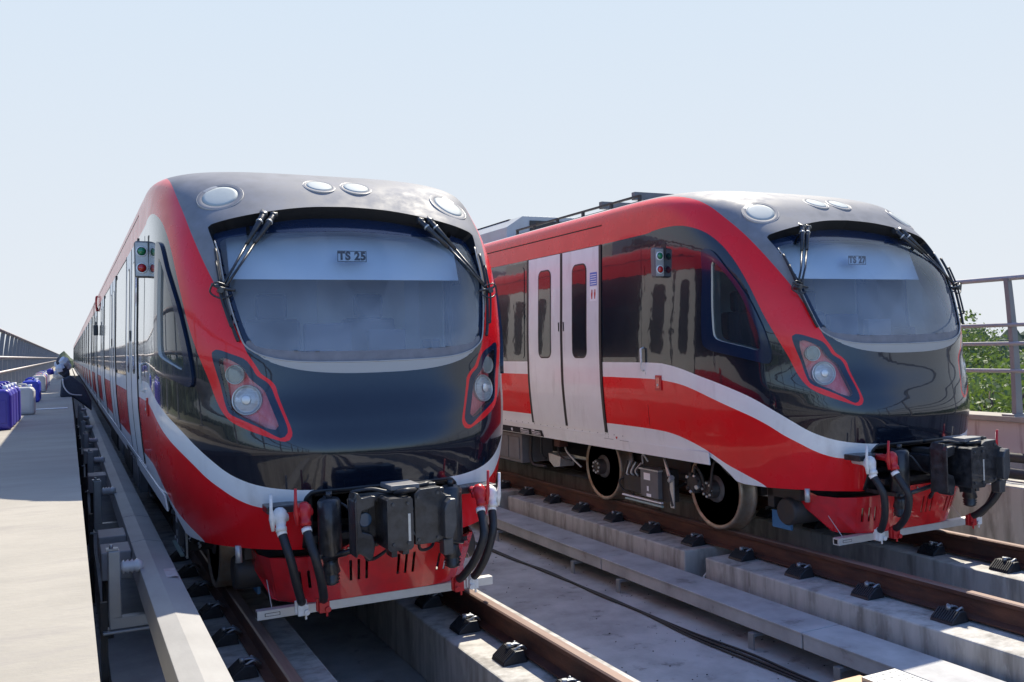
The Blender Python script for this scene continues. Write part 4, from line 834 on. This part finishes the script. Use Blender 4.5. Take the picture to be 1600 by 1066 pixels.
# fasteners
F0 = empty("rail_fastener"); m = MB(); m.prism([(-.115,0),(-.10,.035),(-.03,.095),(.03,.095),(.055,0)], 'y', -.09, .09, 0)
m.build("clip_block", "black_rubber", F0, .006)
m = MB()
for k in range(9): m.box(-.106, -.036, -.082+.0185*k, -.074+.0185*k, .035, .0, 0, Matrix.Translation((0, 0, .0)))
m = MB()
for k in range(9):
    y = -.080+.0185*k; m.add([(-.112, y, .030), (-.112, y+.008, .030), (-.036, y+.008, .103), (-.036, y, .103), (-.104, y, .024), (-.104, y+.008, .024), (-.03, y+.008, .094), (-.03, y, .094)], [(0, 1, 2, 3), (4, 7, 6, 5), (0, 4, 5, 1), (2, 6, 7, 3), (0, 3, 7, 4), (1, 5, 6, 2)], 0)
m.build("clip_rib", "black_rubber", F0)
m = MB(); m.tube(bez([(-.02,-.05,.09),(.03,-.055,.115),(.075,-.02,.07),(.03,.0,.11),(-.03,.0,.112),(.03,.02,.11),(.075,.045,.07),(.03,.06,.11)], 5), .009, 6); m.cyl((-.03,0,.09), (-.03,0,.13), .017, 8)
m.build("spring_clip", "galvanised", F0)
spots = []
for (cx, s_, y0, y1) in ((C2-.753, 1, 2.2, 16.5), (C2+.753, -1, 3.5, 8.5), (C1+.753, -1, 3.0, 8.2), (C1-.753, 1, 3.0, 9.5)):
    base = {C2-.753: Y2-.47, C2+.753: Y2-.54+.03, C1+.753: Y1-.06, C1-.753: Y1-.16}[cx]
    k = math.ceil((y0-base)/.70)
    # outer-side (or inner) clips as the photo shows
    while base+.70*k < y1:
        spots.append((cx, s_, base+.70*k)); k += 1
where = {C2-.753: "near rail of train TS 27", C2+.753: "far rail of train TS 27", C1+.753: "right rail of train TS 25", C1-.753: "left rail of train TS 25"}
ORD = ["first", "second", "third", "fourth", "fifth", "sixth", "seventh", "eighth", "ninth", "tenth", "eleventh", "twelfth", "thirteenth", "fourteenth", "fifteenth", "sixteenth", "seventeenth", "eighteenth", "nineteenth", "twentieth", "twenty-first", "twenty-second"]
first = True; cnt_ = {}
for cx, s_, y in spots:
    o = F0 if first else copy_tree(F0); first = False
    o.location = (cx-.035*s_-.09*s_, y, -.19)
    if s_ < 0: o.location.x = cx-.125
    o.scale = (1, .97, .82)
    k = cnt_.get(cx, 0); cnt_[cx] = k+1
    tag(o, "black ribbed rail fastener, %s from the camera along the %s" % (ORD[k], where[cx]), "rail fastener", "rail fasteners on the "+where[cx])

# cable trough between the tracks
def trough(y0, y1, label):
    m = MB(); m.box(4.63, 5.0, y0, y1, -.355, -.34, 0); m.box(4.64, 4.99, y0+.004, y1-.004, -.46, -.355, 0); o = m.build("cable_trough", "trough_concrete", None, .004)
    for y in (y0+.5, y1-.35):
        l = MB(); l.box(4.68, 4.95, y-.03, y+.03, -.50, -.462, 0); l.box(4.60, 4.68, y-.03, y+.03, -.50, -.475, 0); l.box(4.60, 4.612, y-.03, y+.03, -.6, -.50, 0); l.build("leg", "galvanised", o)
    tag(o, label, "cable trough", "grey cable trough sections between the tracks")
ye = [1.0, 2.6, 4.91, 7.62, 10.3, 13.0, 15.7, 18.4, 21.1, 23.8]
lb = ["nearest section of the grey cable trough, cut by the bottom right edge", "sunlit section of the grey cable trough at the bottom right", "long section of the grey cable trough in front of the plinth gap", "section of the grey cable trough beside the stained short plinth", "section of the grey cable trough right behind the hoses of the train TS 25"]
for i in range(9): trough(ye[i], ye[i+1]-.008, lb[i] if i < 5 else "grey cable trough section behind train TS 25, %s from the camera" % ["sixth", "seventh", "eighth", "ninth"][i-5])
# loose cables on the bed
for k, (dx, r_, lab) in enumerate(((0, .012, "black cable lying on the concrete between the tracks, thicker of the pair"), (.035, .009, "thin black cable running beside the thicker one between the tracks"), (-.03, .008, "thin black cable nearest the sunlit rail, looping away from the pair"))):
    pts = [(4.28+dx*.3, 12, -.59), (4.33+dx*.6, 9.2, -.588), (4.39-dx*.6, 8.3, -.588), (4.40+dx*.5, 7.3, -.588), (4.42+dx*.2, 6.6, -.588), (4.41+dx*1.2, 5.9, -.588), (4.45+dx*1.8, 5.3, -.588), (4.47+dx*1.2, 4.7, -.588), (4.50+dx*2, 3.6, -.588), (4.5, 2, -.59)]
    m = MB(); m.tube(bez(pts, 8), r_, 8); tag(m.build("cable", "cable"), lab, "cable", "black cables on the track bed")
m = MB(); m.tube(bez([(C2-.98, 6.70, -.36), (C2-1.05, 6.70, -.42), (C2-1.10, 6.72, -.52), (C2-1.2, 6.80, -.58)], 6), .014, 8); tag(m.build("earth_cable", "cream_lining"), "short pale cable hanging out of the gap between the plinths", "cable")
m = MB(); m.box(-.17, .17, -.55, .0, -.012, 0, 0); o = m.build("plywood_board", "plywood", None, .003); o.location = (4.12, 4.06, -.31); o.rotation_euler = (0, 0, R(0)); tag(o, "orange plywood board edge at the bottom right below the trough", "board")
m = MB(); m.box(-.14, .14, -.6, 0, -.03, 0, 0)
for i in range(9):
    for j in range(5): m.box(-.12+.055*j, -.095+.055*j, -.04-.06*i, -.032-.06*i, 0, .003, 0)
o = m.build("chequer_plate", "galvanised", None, .003); o.location = (4.36, 3.98, -.285); tag(o, "grey chequered metal cover plate lying beside the plywood board", "cover plate")
m = MB(); m.box(4.0, 4.5, 3.0, 4.05, -.6, -.325, 0); tag(m.build("plate_support", "under_metal"), "dark low support block under the plywood board and the metal plate", "support")

m = MB()
for k in range(500):
    zone = k % 3
    if zone == 0: x, y, z = random.gauss(4.82, .16), random.uniform(3.5, 14), -.6
    elif zone == 1: x, y, z = random.uniform(.0, .19), random.uniform(2.5, 14), -.6
    else: x, y, z = random.uniform(3.1, 4.7), random.uniform(4, 12), -.6
    if x < .0: continue
    r_ = random.uniform(.003, .009); a = random.uniform(0, 3.1)
    m.lathe((x, y, z+r_*.3), (math.cos(a)*.4, math.sin(a)*.4, 1), [(0, -r_*.5), (r_*random.uniform(.7, 1.2), 0), (r_*.6, r_*.5), (0, r_*.6)], 5, 0, smooth=False)
tag(m.build("grit", "under_metal", fix=False), kind="stuff")

# conductor-rail cover on the left
def cover(y0, y1, label):
    x0, x1 = .37, .575; xm = .49
    m = MB(); m.prism([(x0-.02,.33),(x0,.44),(xm-.03,.452),(x1,.425),(x1,.36),(x1-.02,.33)], 'y', y0, y1, 0); tag(m.build("conductor_rail_cover", "cover_grey", None, .003), label, "rail cover", "grey cover lengths of the conductor rail")
cy = [2.0, 6.98, 8.1, 9.6, 12.4, 15.4, 20, 27, 34]
cl = ["long nearest grey cover length, half sunlit, with a faint red stamp", "short grey cover length just behind the stamped one, by the insulator bracket", "grey cover length beside the junction blocks on the left", "fourth grey cover length from the camera, beside the shaded walkway"]
for i in range(len(cy)-1): cover(cy[i], cy[i+1]-.012, cl[i] if i < 4 else "grey cover length far along the train TS 25, number %s from the nearest" % ["five", "six", "seven", "eight"][i-4])
jt = []
m = MB(); m.box(.47, .56, 5.75, 5.98, .4465, .4475, 0, Matrix.Translation((0, 0, -.004))); tag(m.build("red_stamp", "stamp_red"), "faint red paint stamp on the conductor rail cover", "stamp")
# brackets with insulators
B0 = empty("rail_bracket")
m = MB(); m.box(-.26, -.19, -.035, .035, -.10, .31, 0); m.box(-.26, .10, -.035, .035, -.17, -.10, 0); m.box(-.30, .0, -.06, .06, -.19, -.172, 0); m.build("bracket_arm", "galvanised", B0, .006)
m = MB(); m.tube([(-.19,0,.20),(-.17,0,.20),(-.165,0,.20),(-.145,0,.20),(-.14,0,.20),(-.12,0,.20),(-.115,0,.20),(-.095,0,.20),(-.06,0,.20)], [.025,.045,.03,.045,.03,.045,.03,.045,.025], 16); m.build("insulator", "ceramic", B0)
m = MB(); m.box(-.27, -.20, -.03, .03, .312, .325, 0); m.cyl((-.24,0,.325),(-.24,0,.345),.012,6); m.build("bracket_cap", "galvanised", B0)
m = MB(); m.box(-.31, -.27, -.02, .02, -.85, .0, 0); m.build("post", "under_metal", B0)
for i, y in enumerate((6.1, 9.6, 12.6, 15.6, 18.6, 21.6, 25.0)):
    o = B0 if i == 0 else copy_tree(B0); o.location = (.45, y, .26); tag(o, "galvanised bracket with a ribbed insulator holding the conductor rail, %s from the camera" % ["first", "second", "third", "fourth", "fifth", "sixth", "seventh"][i], "bracket", "insulator brackets of the conductor rail")
for i, (y, z) in enumerate(((6.75, .0), (7.35, .0), (11.2, 0), (14.3, 0))):
    m = MB(); m.box(.17, .36, y, y+.34, .24, .43, 0); m.box(.19, .24, y+.1, y+.2, -.6, .24, 1); tag(m.build("junction_block", ["cover_grey", "under_metal"], None, .008), "grey block on a dark post beside the conductor rail cover, %s from the camera" % ["nearest", "second", "third", "fourth"][i], "junction block", "junction blocks beside the conductor rail")
m = MB(); m.box(.19, .56, YA, YZ, -.6, -.18, 0); tag(m.build("cable_ledge", "concrete"), "narrow concrete ledge between the walkway wall and the first rail", "ledge")
# pipes on the right-hand service walkway
for k, (x, z, r_, lab) in enumerate(((8.05, .40, .05, "dark pipe on the right service walkway, nearest the train TS 27"), (8.35, .36, .04, "lower grey pipe on the right service walkway"), (8.75, .45, .05, "dark pipe below the parapet on the right"))):
    m = MB(); m.tube([(x, YA, z), (x, 60, z)], r_, 10); 
    for y in range(-13, 59, 3): m.box(x-.03, x+.03, y-.03, y+.03, .28, z, 0)
    tag(m.build("pipe", "under_metal" if k != 1 else "galvanised"), lab, "pipe", "pipes along the right service walkway")

# parapets and railings
def parapet(x0, x1, top, label, m_="parapet"):
    m = MB(); m.box(x0, x1, YA, YZ, -.9, top, 0); m.box(x0-.05, x1+.05, YA, YZ, top, top+.06, 1); tag(m.build("parapet_wall", [m_, "walk_concrete"], None, .008), label, "parapet")
parapet(9.02, 9.30, .79, "pale concrete parapet with rust streaks behind the train TS 27")
parapet(-1.35, -1.07, 1.05, "low concrete parapet under the left railing along the walkway")
def fence(x, zb, sx, ys, rails, label, bent=True):
    E_ = empty("railing", (x, 0, zb)); top = rails[-1][0]
    # post: tapered plate, curving inward at the top
    def post(y):
        m = MB(); n = 10; pr = []
        for i in range(n+1):
            t = i/n; z = (top-zb)*t; cx = -sx*(-.03+.10*t*t) ; w_ = .055-.022*t; pr.append((cx, z, w_))
        L_ = [(c-w_, z) for c, z, w_ in pr]+[(c+w_, z) for c, z, w_ in pr[::-1]]
        m.prism(L_, 'y', y-.025, y+.025, 0); m.box(-.13, .13, y-.07, y+.07, 0, .02, 0); return m
    for i, y in enumerate(ys): post(y).build("post", "fence_post", E_)
    for z, r_ in rails:
        t = (z-zb)/(top-zb); cx = sx*.04-sx*.10*t*t-sx*.05*(1 if z < top else 0)
        m = MB(); m.tube([(cx, min(ys)-1.5, z-zb), (cx, max(ys)+1.5, z-zb)], r_, 10); m.build("rail_tube", "fence_steel", E_)
    tag(E_, label, "railing", "steel railings along the viaduct edges")
fence(9.12, .85, 1, [6.36+2.0*k for k in range(-8, 30)], [(1.33, .022), (1.625, .022), (1.826, .022), (2.327, .028)], "brown steel railing with curved posts behind the train TS 27, trees beyond")
fence(-1.15, 1.11, -1, [2+1.6*k for k in range(-5, 90)], [(1.52, .03), (1.80, .03), (2.30, .035)], "long steel railing receding along the left walkway behind the jerrycans")

# jerrycans
def jerry(kind, loc, rz, label, group, sc=1.0):
    root = empty("jerrycan", loc, rz); m = MB()
    m.prism([(-.135,0),(-.135,.30),(-.11,.355),(.11,.355),(.135,.30),(.135,0)], 'y', -.10, .10, 0); b = m.build("can_body", kind, root, .035, 4)
    m = MB(); m.tube(bez([(-.07,0,.345),(-.055,0,.385),(.03,0,.385),(.05,0,.345)], 4), .012, 8); m.build("handle", kind, root)
    m = MB(); m.cyl((.08,0,.345),(.082,0,.385),.022,12); m.build("cap", "sign_white", root)
    m = MB(); m.box(-.09, .09, -.104, -.099, .06, .26, 0); m.build("panel_emboss", kind, root, .004)
    root.scale = (sc, sc, sc*1.02); tag(root, label, "jerrycan", group); return root
G = "plastic jerrycans on the left walkway"
jl = [("jerry_blue", (-.72, 11.3), "nearest dark violet blue jerrycan, cut by the left edge of the photo"), ("jerry_blue", (-.715, 11.7), "violet blue jerrycan second in the row on the walkway"), ("jerry_blue", (-.71, 12.2), "violet blue jerrycan third in the row on the walkway"), ("jerry_blue", (-.70, 12.7), "violet blue jerrycan just before the first pale grey one"),
      ("jerry_white", (-.56, 14.1), "large pale grey jerrycan with a flat face, behind the violet ones"), ("jerry_royal", (-.60, 18.0), "bright blue jerrycan right behind the large pale grey one"), ("jerry_royal", (-.60, 18.7), "second bright blue jerrycan behind the large pale grey one"),
      ("jerry_white", (-.61, 23.4), "small looking pale jerrycan farther along the walkway"), ("jerry_pink", (-.61, 24.4), "pinkish jerrycan near the far end of the row"), ("jerry_royal", (-.62, 25.4), "blue jerrycan near the far end of the row"), ("jerry_white", (-.62, 27.0), "last pale jerrycan at the far end of the row"), ("jerry_royal", (-.62, 28.5), "farthest blue jerrycan on the walkway")]
for k, p, lab in jl: jerry(k, (p[0], p[1], 1.0), R(random.uniform(-6, 6)), lab, G, 1.22 if k == "jerry_blue" else 1.05)
# strip across the walkway and bundle at the far end
m = MB(); m.box(-.62, -.02, 15.2, 15.32, 1.004, 1.012, 0); tag(m.build("cable_duct_strip", "panel_white"), "thin white strip lying across the shaded walkway", "strip")
B_ = empty("tarpaulin_bundle", (-.02, 20.0, 1.0))
m = MB(); m.prism([(-.14,0),(-.10,.36),(.06,.42),(.28,.22),(.42,-.10),(.42,-.3),(.1,-.02)], 'y', -.3, .3, 0); m.build("dark_cover", "tarp_dark", B_, .04, 3)
m = MB()
for i in range(9): c = Vector((-.14+.05*(i % 3)+random.uniform(-.03,.03), random.uniform(-.15,.15), .47+.10*(i//3)+random.uniform(-.03,.03))); m.lathe(c, (random.uniform(-1,1), random.uniform(-1,1), 1), [(0,-.10),(.08,-.07),(.10,0),(.07,.07),(0,.09)], 9, 1 if i in (2, 4, 7) else 0, smooth=False)
m.build("white_wrap", ["tarp_white", "tarp_dark"], B_)
m = MB(); m.lathe((-.30,-.1,.50), (1,0,.2), [(0,-.06),(.05,-.05),(.065,0),(.06,.06),(0,.07)], 12); m.build("blue_cap", "jerry_blue", B_)
m = MB(); m.tube(bez([(-.08,-.32,.36),(-.06,-.34,.2),(.05,-.36,.06),(.25,-.3,.02)], 5), .012, 6); m.build("rope", "white_cast", B_)
tag(B_, "white and dark tarpaulin bundle with a blue cap at the far end of the walkway", "bundle")

# ------------------------------------------------------------------ trees
def leaves(n, clumps, size, mb, mi=0):
    for c, r_ in clumps:
        k = int(n*(r_[0]*r_[1]*r_[2]))+8
        d = rng.normal(size=(k, 3)); d /= np.linalg.norm(d, axis=1, keepdims=True); rad = rng.uniform(.25, 1.05, (k, 1))**.6; P = np.array(c)+d*rad*np.array(r_)
        for i in range(k):
            s_ = size*rng.uniform(.6, 1.4); a = rng.normal(size=3); a /= np.linalg.norm(a); b = np.cross(a, d[i]+.6*rng.normal(size=3)); b /= max(np.linalg.norm(b), 1e-6); p = P[i]
            mb.v += [tuple(p-a*s_), tuple(p+b*s_*.55), tuple(p+a*s_), tuple(p-b*s_*.55)]; j = len(mb.v)-4; mb.f.append([j, j+1, j+2, j+3]); mb.m.append(mi); mb.sm.append(False)
def tree(loc, h, cr, leaf, label, dens=70, size=.16, shape=1.0, ncl=26):
    T_ = empty("tree", loc); m = MB(); 
    m.tube(bez([(0,0,0),(.1,.05,h*.35),(-.1,.1,h*.6),(.05,0,h*.85)], 5), [.28-.22*i/15 for i in range(16)], 10)
    cl = []
    for i in range(ncl):
        a = random.uniform(0, 6.28); t = random.uniform(0, 1); rr = cr*math.sqrt(random.uniform(.05, 1))*(1-.55*abs(t-.35)**1.3*shape); z = h*(.38+.58*t); c = (rr*math.cos(a), rr*math.sin(a), z); s_ = cr*random.uniform(.16, .34)
        cl.append((c, (s_, s_, s_*.7)))
        if i % 3 == 0: m.tube([(0, 0, z*.72), (c[0]*.5, c[1]*.5, z*.88), c], [.07, .05, .02], 6)
    m.build("trunk", "bark", T_); lm = MB(); leaves(dens, cl, size, lm); lm.build("crown", leaf, T_, fix=False); tag(T_, label, "tree", "trees beyond the right railing")
TR = [((24,17.5,-9), 10.6, 3.4, "leaf_a", "leafy bright green tree directly behind the railing post", 1), ((29,17,-9), 10.4, 3.8, "leaf_c", "yellow green broad tree right of the railing post", 1), ((33,26,-9), 11.9, 2.1, "leaf_b", "slim dark tree standing taller than the others beyond the railing", .4),
      ((38,22,-9), 11.0, 4.5, "leaf_b", "dark green tree beyond the bright ones, right of the slim one", 1), ((21,15.2,-9), 8.4, 1.2, "leaf_c", "small pale sapling crown just above the parapet, left of the post", .3), ((20.5,13.9,-9), 8.2, 1.1, "leaf_c", "small pale sapling crown just above the parapet, by the post foot", .3),
      ((34,18,-9), 10.9, 4.2, "leaf_a", "wide mid green tree at the right edge of the photo", 1), ((28,22,-9), 10.2, 3.5, "leaf_a", "mid green tree left of the post, nearest the nose of the train TS 27", 1), ((44,34,-9), 11.5, 5, "leaf_b", "distant dark tree behind the train nose", 1),
      ((26,8,-9), 10.0, 3.6, "leaf_b", "dark tree right outside the photo's edge", 1), ((30,2,-9), 10.6, 4.0, "leaf_a", "mid green tree seen only as a reflection", 1), ((27,-6,-9), 10.2, 3.8, "leaf_b", "dark tree seen only as a reflection in the nose", 1), ((48,27,-9), 11.8, 4.5, "leaf_a", "far mid green tree above the second rail", 1)]
for p, h, cr, lf, lab, shp in TR: tree(p, h, cr, lf, lab, 330 if cr > 2 else 900, .085 if cr > 2 else .06, shp, 34 if cr > 2 else 12)
# far woods on the horizon
m = MB()
for k in range(1500):
    a = 2*math.pi*k/1500+random.uniform(-.01, .01); d = random.uniform(210, 420); x, y = d*math.sin(a), d*math.cos(a); h = random.uniform(6, 14.0); w_ = random.uniform(2.5, 6)
    m.lathe((x, y, -9), (random.uniform(-.15, .15), random.uniform(-.15, .15), 1), [(w_*.8, 0), (w_*random.uniform(.8, 1.2), h*.35), (w_*random.uniform(.6, 1.1), h*.6), (w_*random.uniform(.3, .8), h*.85), (0, h)], 7, 0, smooth=False)
tag(m.build("distant_wood", "far_wood", fix=False), kind="stuff")
print("objects", len(bpy.data.objects), "polys", sum(len(o.data.polygons) for o in bpy.data.objects if o.type == 'MESH'))
